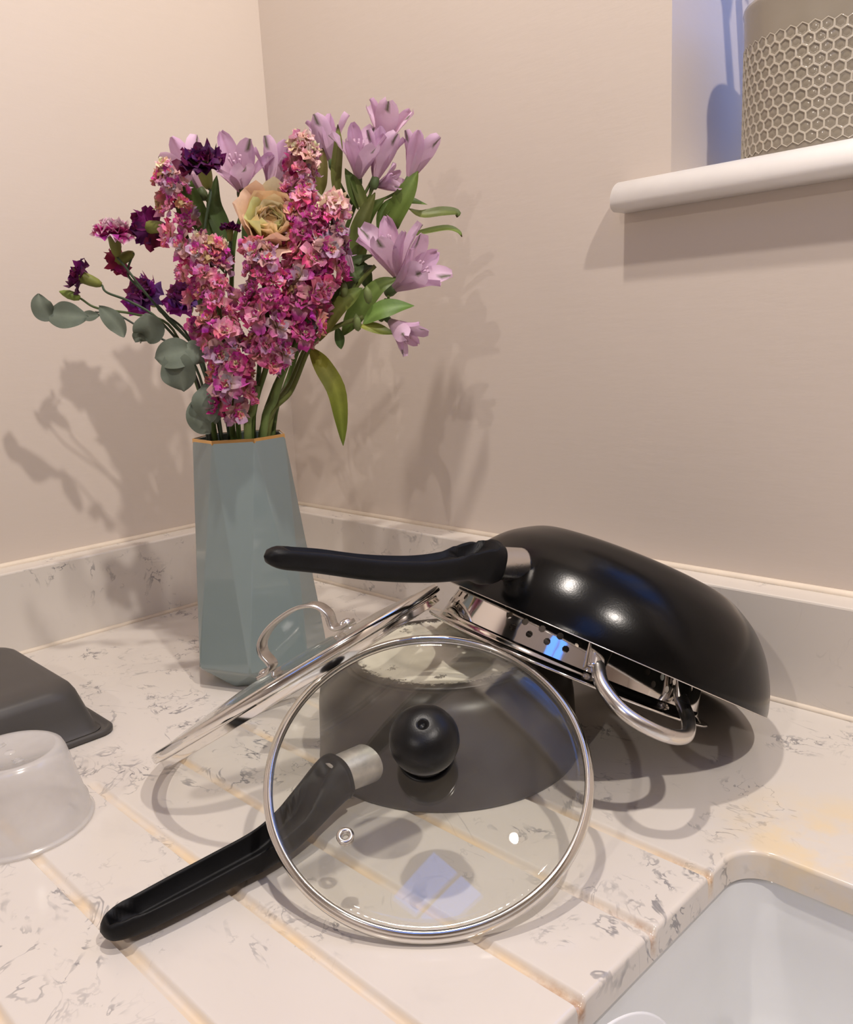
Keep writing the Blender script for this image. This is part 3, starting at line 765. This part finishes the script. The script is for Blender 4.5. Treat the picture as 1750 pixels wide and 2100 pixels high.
# ------------------------------------------------------------------ faceted vase
VB = Vector((V0[0], V0[1], .0003)); VH = .2545
vs = thing('vase', 'pale blue-grey faceted glass vase with a thin gold line round its mouth', 'vase', VB)
NV = 7; cam_az = math.atan2(-FH[1], -FH[0])       # towards the viewer; image right is counter-clockwise
def vring(r, z, off): return [(r*math.cos(cam_az+math.radians(off)+2*PI*k/NV), r*math.sin(cam_az+math.radians(off)+2*PI*k/NV), z) for k in range(NV)]
OT = 27.8; OB = OT+180/NV
vb = MB()
R0 = vring(.0500, 0.0, OT); R1 = vring(.0715, .0225, OB); R2 = vring(.0476, VH, OT)
R3 = vring(.0446, VH, OT); R4 = vring(.0600, .030, OB); R5 = vring(.045, .010, OT)
v = R0+R1+R2+R3+R4+R5; f = []
def band_(a, b, fwd):
    for k in range(NV):
        k1 = (k+1) % NV
        if fwd: f.append([a+k, a+k1, b+k]); f.append([a+k1, b+k1, b+k])
        else: f.append([a+k, a+k1, b+k1]); f.append([a+k, b+k1, b+k])
band_(0, 7, True)            # base -> belly
band_(7, 14, False)          # belly -> mouth
for k in range(NV): f.append([14+k, 14+(k+1) % NV, 21+(k+1) % NV, 21+k])
band_(21, 28, True); band_(28, 35, False)
f.append(list(range(NV))[::-1]); f.append([35+k for k in range(NV)])
vb.add(v, f)
mtv, nt, b = newmat('blue-grey glass'); c = coords(nt)
nt.links.new(mixc(nt, noise(nt, c, 20, 2).outputs[0], (.215, .268, .268), (.235, .288, .285)), b.inputs['Base Color'])
b.inputs['Roughness'].default_value = .08; b.inputs['Coat Weight'].default_value = .3; b.inputs['Coat Roughness'].default_value = .05
b.inputs['Subsurface Weight'].default_value = .0
vo = vb.build('body', mtv, vs, True)
bv = vo.modifiers.new('soft edges', 'BEVEL'); bv.width = .0034; bv.segments = 3; bv.limit_method = 'ANGLE'; bv.angle_limit = math.radians(4)
bv.harden_normals = True
ga, gb = vring(.0480, VH-.0038, OT), vring(.0478, VH+.0006, OT); gc, gd = vring(.0470, VH+.0006, OT), vring(.0470, VH-.0038, OT)
gf = []
for k in range(NV):
    k1 = (k+1) % NV
    for q in range(4): gf.append([q*NV+k, q*NV+k1, ((q+1) % 4)*NV+k1, ((q+1) % 4)*NV+k])
MB().add(ga+gb+gc+gd, gf).build('gold_line', M_GOLD, vs, False)
#FLOWERS
# ------------------------------------------------------------------ flowers: petals, leaves, stems
def petal(L, W, a0, a1, cup=.25, ruf=.0, nu=4, nv=6, tipw=.55, c0=(1, 1, 1), c1=(1, 1, 1), seed=0, notch=0.0, mid=None, tipc=None, wpos=.62):
    """base at the origin, leaving along +z at angle a0 (deg from z towards +y), bending to a1"""
    rnd = random.Random(seed); v, c, f = [], [], []
    y = z = 0.0; ph = rnd.random()*6.28
    for j in range(nv+1):
        t = j/nv; a = math.radians(a0+(a1-a0)*t)
        if j: y += L/nv*math.sin(a); z += L/nv*math.cos(a)
        if t < wpos: w = W/2*(.18+.82*math.sin(t/wpos*PI/2))
        else: w = W/2*math.sqrt(max(0.0, 1-((t-wpos)/(1-wpos))**2*(1-tipw*tipw)))
        if t == 1: w = W/2*tipw
        ny, nz = math.cos(a), -math.sin(a)         # outward normal in the y-z plane
        for i in range(nu+1):
            u = 2*i/nu-1
            d = -cup*W*u*u*(.35+.65*t)+ruf*math.sin(u*5+ph+t*4)*t*t*W+ruf*.5*rnd.uniform(-1, 1)*t*W
            ext = -notch*L*(1-abs(u))*(1 if t == 1 else 0)
            v.append((w*u, y+ny*d+math.sin(a)*ext, z+nz*d+math.cos(a)*ext))
            col = tuple(x+(yy-x)*min(1, t*1.25) for x, yy in zip(c0, c1))
            if mid and abs(u) < .3: col = tuple(x*.55+yy*.45 for x, yy in zip(col, mid))
            if tipc and t > .8 and abs(u) < .3: col = tipc
            c.append(col)
    n = nu+1
    for j in range(nv):
        for i in range(nu): f.append([j*n+i, j*n+i+1, (j+1)*n+i+1, (j+1)*n+i])
    return v, f, c
def rz(a): return Matrix.Rotation(a, 4, 'Z')

# --- stock floret variants (double ruffled florets with a cream heart)
def floret_mesh(seed, pink, pale):
    rnd = random.Random(seed); mb = MB(); cream = (.86, .74, .52)
    for n, L, W, a0, a1, z0 in ((6, .0150, .0115, 40, 118, 0), (6, .0130, .0105, 20, 88, .001), (4, .0095, .0080, 0, 45, .0015)):
        off = rnd.random()*6
        for k in range(n):
            pc = tuple(a+(b-a)*rnd.random() for a, b in zip(pink, pale))
            M = Matrix.Translation((0, 0, z0)) @ rz(off+2*PI*k/n+rnd.uniform(-.25, .25))
            s = rnd.uniform(.85, 1.15)
            v, f, c = petal(L*s, W*s, a0+rnd.uniform(-18, 18), a1+rnd.uniform(-40, 40), .22, .24, 4, 5, .62, cream, pc, rnd.randint(0, 9999))
            mb.add(v, f, M, c)
    for k in range(6):
        a = 2*PI*k/6; h = rnd.uniform(.006, .0085)
        v, f = tube([(0, 0, .001), (.0012*math.cos(a), .0012*math.sin(a), h*.6), (.0026*math.cos(a), .0026*math.sin(a), h)], lambda s: .0005+.0006*s, 5)
        mb.add(v, f, None, (.80, .76, .42))
    return mb.mesh('floret', M_PETAL)
DEEP, MIDP, PALE = (.42, .018, .16), (.60, .08, .27), (.84, .42, .54)
FLM = [floret_mesh(1, DEEP, MIDP), floret_mesh(2, MIDP, PALE), floret_mesh(3, DEEP, PALE), floret_mesh(4, MIDP, PALE), floret_mesh(5, (.55, .05, .18), PALE)]
FLW = [floret_mesh(8, (.75, .40, .45), (.85, .62, .58)), floret_mesh(9, (.70, .30, .38), (.86, .72, .60))]
def MOUTH(px, t=0):
    p = fl(px, 893, t-DT); q = Vector((p.x-V0[0], p.y-V0[1])); k = min(1.0, .034/max(q.length, 1e-6))
    return Vector((V0[0]+q.x*k, V0[1]+q.y*k, VH-.001))
def stem_path(px, t, pts):
    """from inside the vase through its mouth at pixel column px to the given points"""
    mth = MOUTH(px, t); b = Vector((V0[0], V0[1], .06)); b = b+(mth-b)*.12
    lo = b+(Vector((mth.x, mth.y, .06))-b)*.35
    return [lo, mth]+pts
def add_stem(parent, path, r0, r1, col, name='stem', n=24):
    o = Vector(parent.location)
    P = crv([np.array(Vector(p)-o) for p in path], n)
    return MB().add(*tube(P, lambda s: r0+(r1-r0)*s, 8), col=col).build(name, M_STEM, parent)
GREEN, DKG, OLIVE, YELG = (.085, .135, .030), (.062, .102, .030), (.15, .17, .045), (.27, .29, .05)

def stock(label, mouth, tm, spine, nfl, rad, col=GREEN, tipcols=3, seed=0, r=.0032):
    """spine: (px,py,t) from low to high"""
    rnd = random.Random(seed)
    t = thing('stock_stem', label, 'flower', VB+Vector((0, 0, .06)), 'pink stock stems in the vase')
    o = Vector(t.location); S = [fl(*p) for p in spine]
    add_stem(t, stem_path(mouth, tm, S), r, r*.55, col, n=40)
    C = crv([np.array(x) for x in S], 80)
    for k in range(nfl):
        s = (k+rnd.uniform(-.3, .3))/max(1, nfl-1); s = min(1, max(0, s)); i = min(79, int(s*79)); c = C[i]
        tan = unit(C[min(79, i+2)]-C[max(0, i-2)])
        # spiral round the stem, most florets on the half that faces the room
        a = k*2.39996; d = Vector((math.cos(a), math.sin(a), 0)); d = d-Vector(tan)*d.dot(Vector(tan))
        d = (d.normalized()+Vector((-FH[0], -FH[1], 0))*.55).normalized()
        n = (d*.85+Vector(tan)*(.25+.5*s)+Vector((rnd.uniform(-1, 1), rnd.uniform(-1, 1), rnd.uniform(-1, 1)))*.45).normalized()
        rr = rad*(1-.45*s*s)*rnd.uniform(.55, .95); pos = Vector(c)+d*rr*.75-o
        sc = (1.10-.36*s)*rnd.uniform(.75, 1.2)
        me = rnd.choice(FLW) if (s > 1-.045*tipcols and tipcols) else rnd.choice(FLM)
        M = frame(pos, n, (rnd.uniform(-1, 1), rnd.uniform(-1, 1), .3)) @ Matrix.Scale(sc, 4)
        link('floret', me, t, M)
    return t
stock('pink stock stem at the far left of the bouquet, curled over at its tip', 440, .0, [(432, 720, .005), (412, 600, .0), (392, 520, -.005), (372, 450, -.005), (352, 385, -.008), (343, 340, -.008)], 24, .020, tipcols=2, seed=11)
stock('pink stock stem hanging lowest over the mouth of the vase', 478, .02, [(476, 840, .035), (470, 760, .045), (455, 680, .045), (445, 600, .042), (432, 530, .036), (432, 495, .033)], 34, .025, tipcols=2, seed=12)
stock('pink stock stem in front of the dried rose', 515, .02, [(548, 745, .042), (552, 690, .048), (545, 620, .050), (540, 560, .046), (536, 500, .042)], 26, .024, tipcols=0, seed=13)
stock('tallest pink stock stem reaching above the dried rose', 535, .01, [(612, 690, .030), (622, 610, .026), (632, 540, .020), (622, 470, .012), (615, 410, .006), (622, 345, .002), (627, 285, .0)], 40, .024, tipcols=3, seed=14)
stock('short pink stock stem with a pale green-white tip', 545, .0, [(655, 590, .020), (672, 520, .018), (684, 450, .018), (686, 415, .018)], 15, .019, tipcols=6, seed=15)

# --- carnations
def bloom_mesh(seed, c0, c1, n=26, R=.017, edge=None):
    rnd = random.Random(seed); mb = MB()
    for k in range(n):
        q = k/n; a0 = 5+50*q; a1 = 15+105*q; L = R*(.75+.35*q)*rnd.uniform(.85, 1.1)
        pc = tuple(a+(b-a)*rnd.random() for a, b in zip(c0, c1))
        v, f, c = petal(L, L*.95, a0+rnd.uniform(-8, 8), a1+rnd.uniform(-18, 18), .12, .2, 5, 5, .85, pc, pc, rnd.randint(0, 9999), .12)
        if edge:
            m_ = len(c)-6
            for i in range(m_, len(c)): c[i] = edge
        mb.add(v, f, rz(k*2.39996), c)
    return mb.mesh('bloom', M_PETAL)
BLP = [bloom_mesh(21, (.055, .003, .045), (.16, .01, .11)), bloom_mesh(22, (.09, .004, .055), (.22, .02, .13), 22, .016), bloom_mesh(23, (.18, .012, .07), (.34, .04, .14), 20, .015)]
BLW = bloom_mesh(24, (.42, .03, .20), (.62, .12, .33), 26, .019, (.86, .70, .74))
BLV = bloom_mesh(25, (.16, .02, .15), (.36, .10, .32), 28, .019)
def calyx_mesh():
    mb = MB(); mb.add(*lathe([(0, 0), (.0022, .0005), (.0040, .004), (.0050, .010), (.0052, .016), (.0058, .021), (.0050, .0215), (0, .018)], 14), col=(.22, .24, .06))
    for k in range(5):
        v, f, c = petal(.009, .0050, 8, 40, .1, 0, 2, 3, .1, (.20, .22, .05), (.10, .14, .03), k); mb.add(v, f, rz(2*PI*k/5) @ Matrix.Translation((0, .0048, .0175)), c)
    return mb.mesh('calyx', M_STEM)
CAL = calyx_mesh()
def carnation(label, mouth, tm, path, head, dirpx, mesh, scale=1.0, col=(.055, .085, .045)):
    """path: (px,py,t) up to the foot of the calyx; dirpx: (dx,dy,dt) pixels/metres the bloom points to"""
    t = thing('carnation', label, 'flower', VB+Vector((0, 0, .06)), 'carnations fanned to the left')
    o = Vector(t.location); S = [fl(*p) for p in path]; h = fl(*head)
    d = (fl(head[0]+dirpx[0], head[1]+dirpx[1], head[2]+dirpx[2])-h).normalized()
    foot = h-d*.019*scale
    add_stem(t, stem_path(mouth, tm, S+[foot]), .0017, .0011, col, n=36)
    M = frame(foot-o, d, (.3, .2, 1)) @ Matrix.Scale(scale, 4)
    cx = link('calyx', CAL, t, M); link('bloom', mesh, t, M @ Matrix.Translation((0, 0, .0155)))
    return t
carnation('dark purple carnation standing highest, in front of the lilac alstroemeria', 470, -.01, [(452, 800, .01), (432, 600, .015), (420, 480, .02), (432, 400, .022)], (415, 335, .022), (-10, -40, .012), BLP[0], 1.35)
DT = -.065
carnation('purple carnation seen from behind with its green calyx towards the room', 455, .0, [(440, 780, .02), (408, 620, .03), (385, 510, .034), (350, 478, .038)], (308, 466, .038), (-30, 2, -.018), BLP[0], 1.22)
carnation('magenta carnation with white-edged petals opening upwards', 440, -.01, [(415, 740, .015), (340, 650, .02), (290, 590, .022), (255, 545, .022)], (233, 480, .022), (-8, -50, .006), BLW, 1.22)
carnation('dark magenta carnation drooping behind the green calyx of the white-edged one', 438, -.02, [(412, 740, .0), (345, 650, .0), (285, 590, .0), (262, 560, .002)], (243, 535, .002), (-15, 8, -.004), BLP[2], 1.15)
carnation('purple carnation at the left end of the bouquet with a long yellow-green calyx', 432, .0, [(405, 760, .02), (330, 660, .03), (270, 620, .032), (220, 600, .033)], (165, 567, .034), (-45, -18, .004), BLP[1], 1.15)
carnation('violet carnation below the drooping magenta one', 445, -.03, [(420, 770, -.01), (380, 680, -.012), (330, 640, -.014)], (296, 605, -.012), (-25, -20, .018), BLV, 1.25)
carnation('violet carnation half hidden behind the left pink stock', 452, -.02, [(430, 800, -.01), (408, 700, -.012), (395, 660, -.012)], (378, 612, -.012), (-14, -30, .018), BLV, 1.2)
DT = 0.0
carnation('closed purple carnation bud between the pink stock and the dried rose', 478, -.01, [(462, 780, .0), (455, 620, .004), (470, 530, .008), (474, 500, .008)], (472, 470, .008), (0, -40, .0), BLP[0], .62)

# --- small green carnation bud
DT = -.065
t = thing('carnation_bud', 'green carnation bud at the left end of the bouquet below the purple bloom', 'flower bud', VB+Vector((0, 0, .06)))
o = Vector(t.location); add_stem(t, stem_path(430, .0, [fl(400, 780, .015), fl(350, 670, .025), fl(280, 645, .028), fl(200, 632, .03), fl(165, 612, .03)]), .0017, .0011, (.075, .105, .04), n=36)
d = fl(120, 597, .03)-fl(165, 612, .03)
MB().add(*lathe([(0, 0), (.0026, .001), (.0046, .006), (.0048, .012), (.0030, .018), (.0008, .022), (0, .0225)], 12), col=(.20, .26, .06)).build('bud', M_STEM, t, M=frame(fl(165, 612, .03)-o, d))

DT = 0.0
# --- leaves
def leaf_mesh(path, W, up, c0, c1, fold=.25, wave=.0, n=18, wpos=.4, seed=0, tipc=None):
    rnd = random.Random(seed); P = crv(path, n); v, f, c = [], [], []; up = Vector(up)
    for i in range(n):
        s = i/(n-1); tg = Vector(unit(P[min(n-1, i+1)]-P[max(0, i-1)])); sd = tg.cross(up)
        if sd.length < 1e-4: sd = Vector((1, 0, 0))
        sd.normalize(); nn = sd.cross(tg)
        w = W/2*(math.sin(min(1, s/wpos)*PI/2)**.8 if s < wpos else math.cos((s-wpos)/(1-wpos)*PI/2)**.75); w = max(w, .0004)
        for k, u in enumerate((-1, -.5, 0, .5, 1)):
            hgt = fold*abs(u)*w+wave*W*math.sin(s*9+u*2+seed)*abs(u)
            v.append(tuple(Vector(P[i])+sd*w*u+nn*hgt))
            cc = tuple(a+(b-a)*s for a, b in zip(c0, c1))
            if u == 0: cc = tuple(min(1, x*1.35+.01) for x in cc)
            if tipc and s > .93: cc = tipc
            c.append(cc)
    for i in range(n-1):
        for k in range(4): f.append([i*5+k, i*5+k+1, (i+1)*5+k+1, (i+1)*5+k])
    return v, f, c
def add_leaf(parent, pts, W, c0, c1, up=None, fold=.25, wave=.04, seed=0, mat=None, name='leaf', wpos=.4, tipc=None):
    o = Vector(parent.location); up = up or (-FH[0]*.8, -FH[1]*.8, .6)
    v, f, c = leaf_mesh([np.array(fl(*p)-o) for p in pts], W, up, c0, c1, fold, wave, 18, wpos, seed, tipc)
    return MB().add(v, f, None, c).build(name, mat or M_LEAF, parent)

# --- alstroemeria: funnel flowers with six separate petals
LIL, LILD, MAUV = (.74, .53, .70), (.66, .43, .62), (.50, .26, .40)
def alst_petals():
    out = []
    for i in range(3):
        out.append(MB_from(petal(.046, .021, 14, 36+8*i, .2, .05, 6, 11, .30, (.60, .40, .48), LIL, 40+i, .0, None, (.10, .11, .05), .66)))
        out.append(MB_from(petal(.045, .0155, 12, 32+7*i, .22, .05, 6, 11, .16, (.60, .40, .46), LILD, 50+i, .0, MAUV, None, .6)))
    return out
def MB_from(vfc):
    mb = MB(); mb.add(vfc[0], vfc[1], None, vfc[2]); return mb.mesh('petal', M_ALST)
APM = alst_petals()
def throat_mesh():
    mb = MB(); mb.add(*lathe([(0, -.006), (.0030, -.005), (.0042, -.001), (.0038, .003), (.0034, .005), (0, .004)], 12), col=(.09, .13, .05))
    for k in range(6):
        a = k*1.05; mb.add(*tube(crv([(0, 0, .003), (.002*math.cos(a), .002*math.sin(a), .018), (.005*math.cos(a), .005*math.sin(a)+.002, .036)], 8), lambda s: .0005+(.0007 if s > .9 else 0), 5), col=(.55, .36, .48))
    return mb.mesh('flower', M_STEM)
THR = throat_mesh()
def alst_flower(t, head, dirp, open_=1.0, sc=1.0, seed=0, foot_from=None):
    rnd = random.Random(seed); o = Vector(t.location); h = fl(*head)
    d = (fl(head[0]+dirp[0], head[1]+dirp[1], head[2]+dirp[2])-h).normalized(); base = h-d*.022*sc
    if foot_from: add_stem(t, [fl(*foot_from), (fl(*foot_from)+base)/2+Vector((0, 0, -.004)), base-d*.004], .0017, .0013, (.11, .15, .04), 'pedicel', 12)
    F = link('flower', THR, t, frame(base-o, d, (rnd.uniform(-1, 1), rnd.uniform(-1, 1), .2)) @ Matrix.Scale(sc, 4))
    for k in range(6):
        M = rz(2*PI*k/6+rnd.uniform(-.08, .08)) @ Matrix.Translation((0, .0026, .001)) @ Matrix.Rotation(math.radians(-(open_-1)*26+rnd.uniform(-6, 6)), 4, 'X') @ Matrix.Scale(rnd.uniform(.93, 1.07), 4)
        link('petal', APM[(k % 2)+2*rnd.randint(0, 2)], F, M)
def alst_stem(label, mouth, tm, path, r=.0030, col=GREEN):
    t = thing('alstroemeria', label, 'flower', VB+Vector((0, 0, .06)), 'alstroemeria stems in the vase')
    add_stem(t, stem_path(mouth, tm, [fl(*p) for p in path]), r, r*.7, col, n=40); return t
YT = (.05, .03, .012)
# stem 1: upright group at the back left
a = alst_stem('lilac alstroemeria rising behind the dark purple carnation', 490, -.03, [(485, 780, -.035), (475, 620, -.035), (480, 500, -.035), (495, 440, -.033)])
alst_flower(a, (490, 352, -.022), (-6, -48, .020), 1.12, 1.22, 1, (495, 440, -.033))
alst_flower(a, (392, 352, -.035), (-26, -50, -.008), .82, 1.20, 2, (480, 470, -.035))
alst_flower(a, (566, 352, -.020), (14, -52, -.010), .85, 1.15, 3, (495, 450, -.033))
add_leaf(a, [(460, 560, -.03), (420, 470, -.026), (385, 390, -.02), (370, 338, -.018)], .020, DKG, GREEN, seed=1)
add_leaf(a, [(478, 540, -.03), (455, 470, -.028), (440, 420, -.028), (445, 360, -.028)], .019, DKG, DKG, seed=2)
add_leaf(a, [(500, 520, -.03), (512, 460, -.03), (508, 415, -.03), (490, 380, -.03)], .016, DKG, GREEN, seed=3)
DT = -.06
a = alst_stem('tallest lilac alstroemeria with upright funnels above the green leaves', 560, -.01, [(590, 780, -.005), (640, 640, .0), (690, 520, .0), (725, 430, .0), (735, 395, .0)])
for q, (hd_, dr_, op, sc) in enumerate((((672, 292, .0), (-12, -52, -.006), .80, 1.12), ((738, 322, .012), (4, -50, .012), .98, 1.15), ((792, 262, -.004), (8, -52, .002), .86, 1.12), ((778, 325, .004), (10, -52, -.004), .82, 1.15), ((852, 328, .0), (16, -50, -.004), .84, 1.10))):
    alst_flower(a, hd_, dr_, op, sc, 10+q, (735+6*(q-2), 420, .0))
alst_flower(a, (795, 375, .004), (38, -10, .01), .8, .72, 19, (745, 410, .0))
add_leaf(a, [(660, 400, .004), (657, 370, .008), (660, 335, .010), (662, 303, .010)], .016, OLIVE, (.16, .13, .04), seed=4, tipc=YT)
add_leaf(a, [(692, 420, .004), (690, 360, .010), (694, 300, .012), (693, 255, .010)], .0115, OLIVE, OLIVE, seed=5, tipc=YT)
add_leaf(a, [(735, 430, .006), (725, 400, .010), (716, 365, .012), (708, 345, .012)], .010, GREEN, GREEN, seed=6)
add_leaf(a, [(748, 440, .004), (742, 410, .008), (728, 375, .010), (714, 350, .010)], .012, OLIVE, GREEN, seed=7)
add_leaf(a, [(738, 560, .004), (735, 500, .006), (745, 450, .008), (770, 395, .006)], .022, GREEN, OLIVE, seed=8)
add_leaf(a, [(800, 475, .006), (805, 450, .012), (832, 400, .016), (858, 350, .012)], .026, (.075, .13, .025), (.11, .17, .03), fold=.15, seed=9)
add_leaf(a, [(775, 480, .004), (790, 430, .006), (830, 412, .006), (878, 420, .004)], .014, GREEN, GREEN, seed=10)
add_leaf(a, [(838, 428, .004), (865, 440, .006), (905, 435, .006), (937, 436, .004), (937, 446, .004)], .0125, OLIVE, GREEN, seed=11, tipc=YT)
add_leaf(a, [(820, 490, .002), (860, 478, .004), (915, 468, .004), (940, 475, .004), (948, 486, .004)], .0075, OLIVE, (.13, .19, .04), seed=12, tipc=YT)
add_leaf(a, [(722, 540, .004), (740, 480, .006), (760, 440, .006), (790, 405, .006)], .016, GREEN, GREEN, seed=13)
DT = -.045
# stem 3: group that leans out to the right
a = alst_stem('lilac alstroemeria leaning out to the right with two wide funnels', 568, .02, [(598, 780, .022), (645, 680, .024), (705, 620, .026), (745, 570, .026), (770, 545, .026)], .0030, (.12, .14, .035))
alst_flower(a, (800, 520, .022), (-18, -55, .010), 1.05, 1.30, 31, (775, 575, .026))
alst_flower(a, (845, 565, .026), (46, -34, .012), 1.02, 1.30, 32, (790, 615, .026))
alst_flower(a, (706, 530, .030), (-26, -50, .0), .55, .95, 33, (720, 600, .028))
add_leaf(a, [(700, 690, .028), (735, 640, .034), (775, 590, .038), (812, 572, .036)], .024, GREEN, (.12, .17, .04), fold=.15, seed=14)
add_leaf(a, [(690, 640, .02), (710, 590, .022), (735, 560, .022), (770, 545, .02)], .016, DKG, DKG, seed=15)
add_leaf(a, [(760, 600, .004), (745, 560, .002), (728, 540, .0), (770, 522, .0)], .018, DKG, DKG, seed=16)
DT = -.02
a = alst_stem('small drooping alstroemeria on the lowest right-hand branch with pale green leaves', 572, .03, [(598, 800, .03), (640, 705, .032), (690, 670, .034), (745, 650, .034)], .0030, (.13, .15, .04))
alst_flower(a, (822, 678, .034), (34, 30, .006), .95, .85, 41, (770, 645, .034))
add_leaf(a, [(745, 665, .036), (775, 640, .040), (810, 630, .040), (850, 627, .038)], .0215, (.13, .20, .045), (.09, .16, .03), fold=.15, seed=17)
add_leaf(a, [(735, 668, .036), (762, 672, .040), (790, 680, .040), (812, 684, .038)], .012, YELG, GREEN, seed=18)
add_leaf(a, [(634, 712, .030), (648, 730, .032), (665, 755, .038), (690, 800, .044), (700, 860, .046), (704, 914, .046)], .0195, (.22, .20, .03), (.115, .17, .02), up=(-FH[0], -FH[1], .1), fold=.1, seed=19, wpos=.5)
add_leaf(a, [(640, 690, .028), (655, 650, .030), (680, 610, .030), (700, 575, .03)], .018, DKG, DKG, seed=20)
add_leaf(a, [(690, 668, .022), (696, 690, .022), (698, 705, .022), (700, 716, .022)], .010, DKG, DKG, seed=21)
add_leaf(a, [(655, 700, .034), (690, 640, .038), (720, 610, .04), (745, 590, .04)], .020, (.17, .16, .04), GREEN, seed=22)
for hd_ in ((708, 600), (735, 668), (757, 612)):
    o = Vector(a.location); MB().add(*lathe([(0, 0), (.0028, .002), (.0042, .007), (.0034, .013), (0, .018)], 10), col=(.16, .20, .07)).build('bud', M_STEM, a, M=frame(fl(hd_[0], hd_[1]+12, .036)-o, fl(hd_[0]-3, hd_[1]-12, .038)-fl(hd_[0], hd_[1]+12, .036)))

DT = 0.0
# --- dried rose
rs = thing('rose', 'dried cream rose in the middle of the bouquet', 'flower', VB+Vector((0, 0, .06)))
o = Vector(rs.location); rh = fl(552, 470, .012); rd = (fl(562, 420, .045)-rh).normalized(); rb = rh-rd*.020
add_stem(rs, stem_path(520, -.01, [fl(530, 780, .0), fl(540, 620, .004), rb]), .0026, .0022, DKG)
CR0, CR1 = (.56, .40, .18), (.82, .69, .42)
rbm = MB().add(*lathe([(0, -.004), (.005, -.003), (.008, .002), (.006, .008), (0, .010)], 14), col=(.10, .12, .04)).build('calyx', M_STEM, rs, M=frame(rb-o, rd))
rnd = random.Random(5)
bl = bpy.data.objects.new('bloom', MB().add(*lathe([(0, 0), (.010, .004), (.015, .014), (.012, .026), (.004, .030), (0, .028)], 16), col=(.30, .16, .05)).mesh('bloom', M_PETAL)); COL.objects.link(bl); bl.parent = rs; bl.matrix_local = frame(rb-o, rd) @ Matrix.Scale(1.22, 4)
for k in range(22):
    q = k/22; L = .030+.012*q; W = .018+.024*q
    vfc = petal(L, W, -12+22*q, 6+62*q*q+8*rnd.random(), .42-.15*q, .07, 6, 7, .7, CR0, tuple(x*rnd.uniform(.85, 1.1) for x in CR1), 60+k, .04)
    mb = MB(); mb.add(*vfc[:2], None, vfc[2])
    mb.build('petal', M_PETAL, bl, M=rz(k*2.39996) @ Matrix.Translation((0, .0035+.006*q, .002-.003*q)))
add_leaf(rs, [(560, 540, .0), (575, 545, .0), (585, 570, .0), (592, 600, .0)], .008, DKG, DKG, seed=30)

# --- eucalyptus: round grey-green leaves on wiry stems
def euc(label, mouth, tm, path, leaves, seed):
    t = thing('eucalyptus', label, 'foliage', VB+Vector((0, 0, .06)), 'eucalyptus sprigs in the vase')
    add_stem(t, stem_path(mouth, tm, [fl(*p) for p in path]), .0014, .0009, (.06, .07, .055), n=40)
    for k, (pts, W) in enumerate(leaves):
        add_leaf(t, pts, W, (.100, .122, .092), (.145, .170, .132), up=(-FH[0], -FH[1], .25), fold=.22, wave=.07, seed=seed+k, mat=M_EUC, wpos=.5)
    return t
DT = -.05
euc('grey-green eucalyptus sprig reaching furthest left with curled leaves', 425, .01, [(412, 800, .03), (370, 720, .04), (300, 680, .042), (240, 645, .042), (195, 640, .042)],
    [([(182, 650, .044), (152, 649, .048), (120, 646, .048), (92, 640, .046)], .027), ([(112, 652, .046), (96, 642, .050), (84, 625, .050), (79, 602, .048)], .022), ([(206, 646, .042), (190, 648, .044), (176, 648, .044), (164, 650, .044)], .011),
     ([(203, 628, .042), (224, 648, .048), (244, 670, .050), (254, 692, .05)], .019), ([(306, 704, .042), (309, 684, .046), (303, 662, .05), (299, 642, .05)], .031), ([(300, 700, .04), (291, 692, .044), (283, 692, .046), (277, 702, .046)], .014)], 70)
DT = 0.0
euc('grey-green eucalyptus sprig with one big round leaf drooping beside the pink stock', 430, .02, [(425, 850, .035), (410, 800, .04), (395, 750, .044)],
    [([(396, 715, .044), (375, 722, .050), (346, 729, .052), (318, 735, .050)], .031), ([(350, 720, .046), (361, 748, .054), (371, 775, .054), (377, 803, .05)], .034), ([(419, 744, .044), (406, 731, .048), (391, 717, .048), (374, 708, .046)], .022)], 80)
euc('grey-green eucalyptus sprig folded against the mouth of the vase', 428, .025, [(425, 870, .045), (422, 830, .05)],
    [([(420, 786, .05), (422, 812, .056), (425, 842, .056), (429, 868, .05)], .026), ([(402, 812, .044), (405, 845, .05), (414, 870, .05), (432, 888, .046)], .023), ([(444, 788, .04), (446, 812, .044), (446, 840, .044), (442, 870, .04)], .016)], 90)
# --- bare green stems whose heads are hidden in the bunch
for px, top, tt, lb in ((508, (528, 790, .035), .03, 'cut thick green stem end standing in the vase below the pink stock'), (540, (585, 745, .02), .02, 'thick green stem behind the pink stock at the vase mouth')):
    t = thing('flower_stem', lb, 'stem', VB+Vector((0, 0, .06)))
    add_stem(t, stem_path(px, tt, [fl(px+(top[0]-px)*.5, (893+top[1])/2, tt), fl(*top)]), .0042, .0038, (.15, .20, .06))
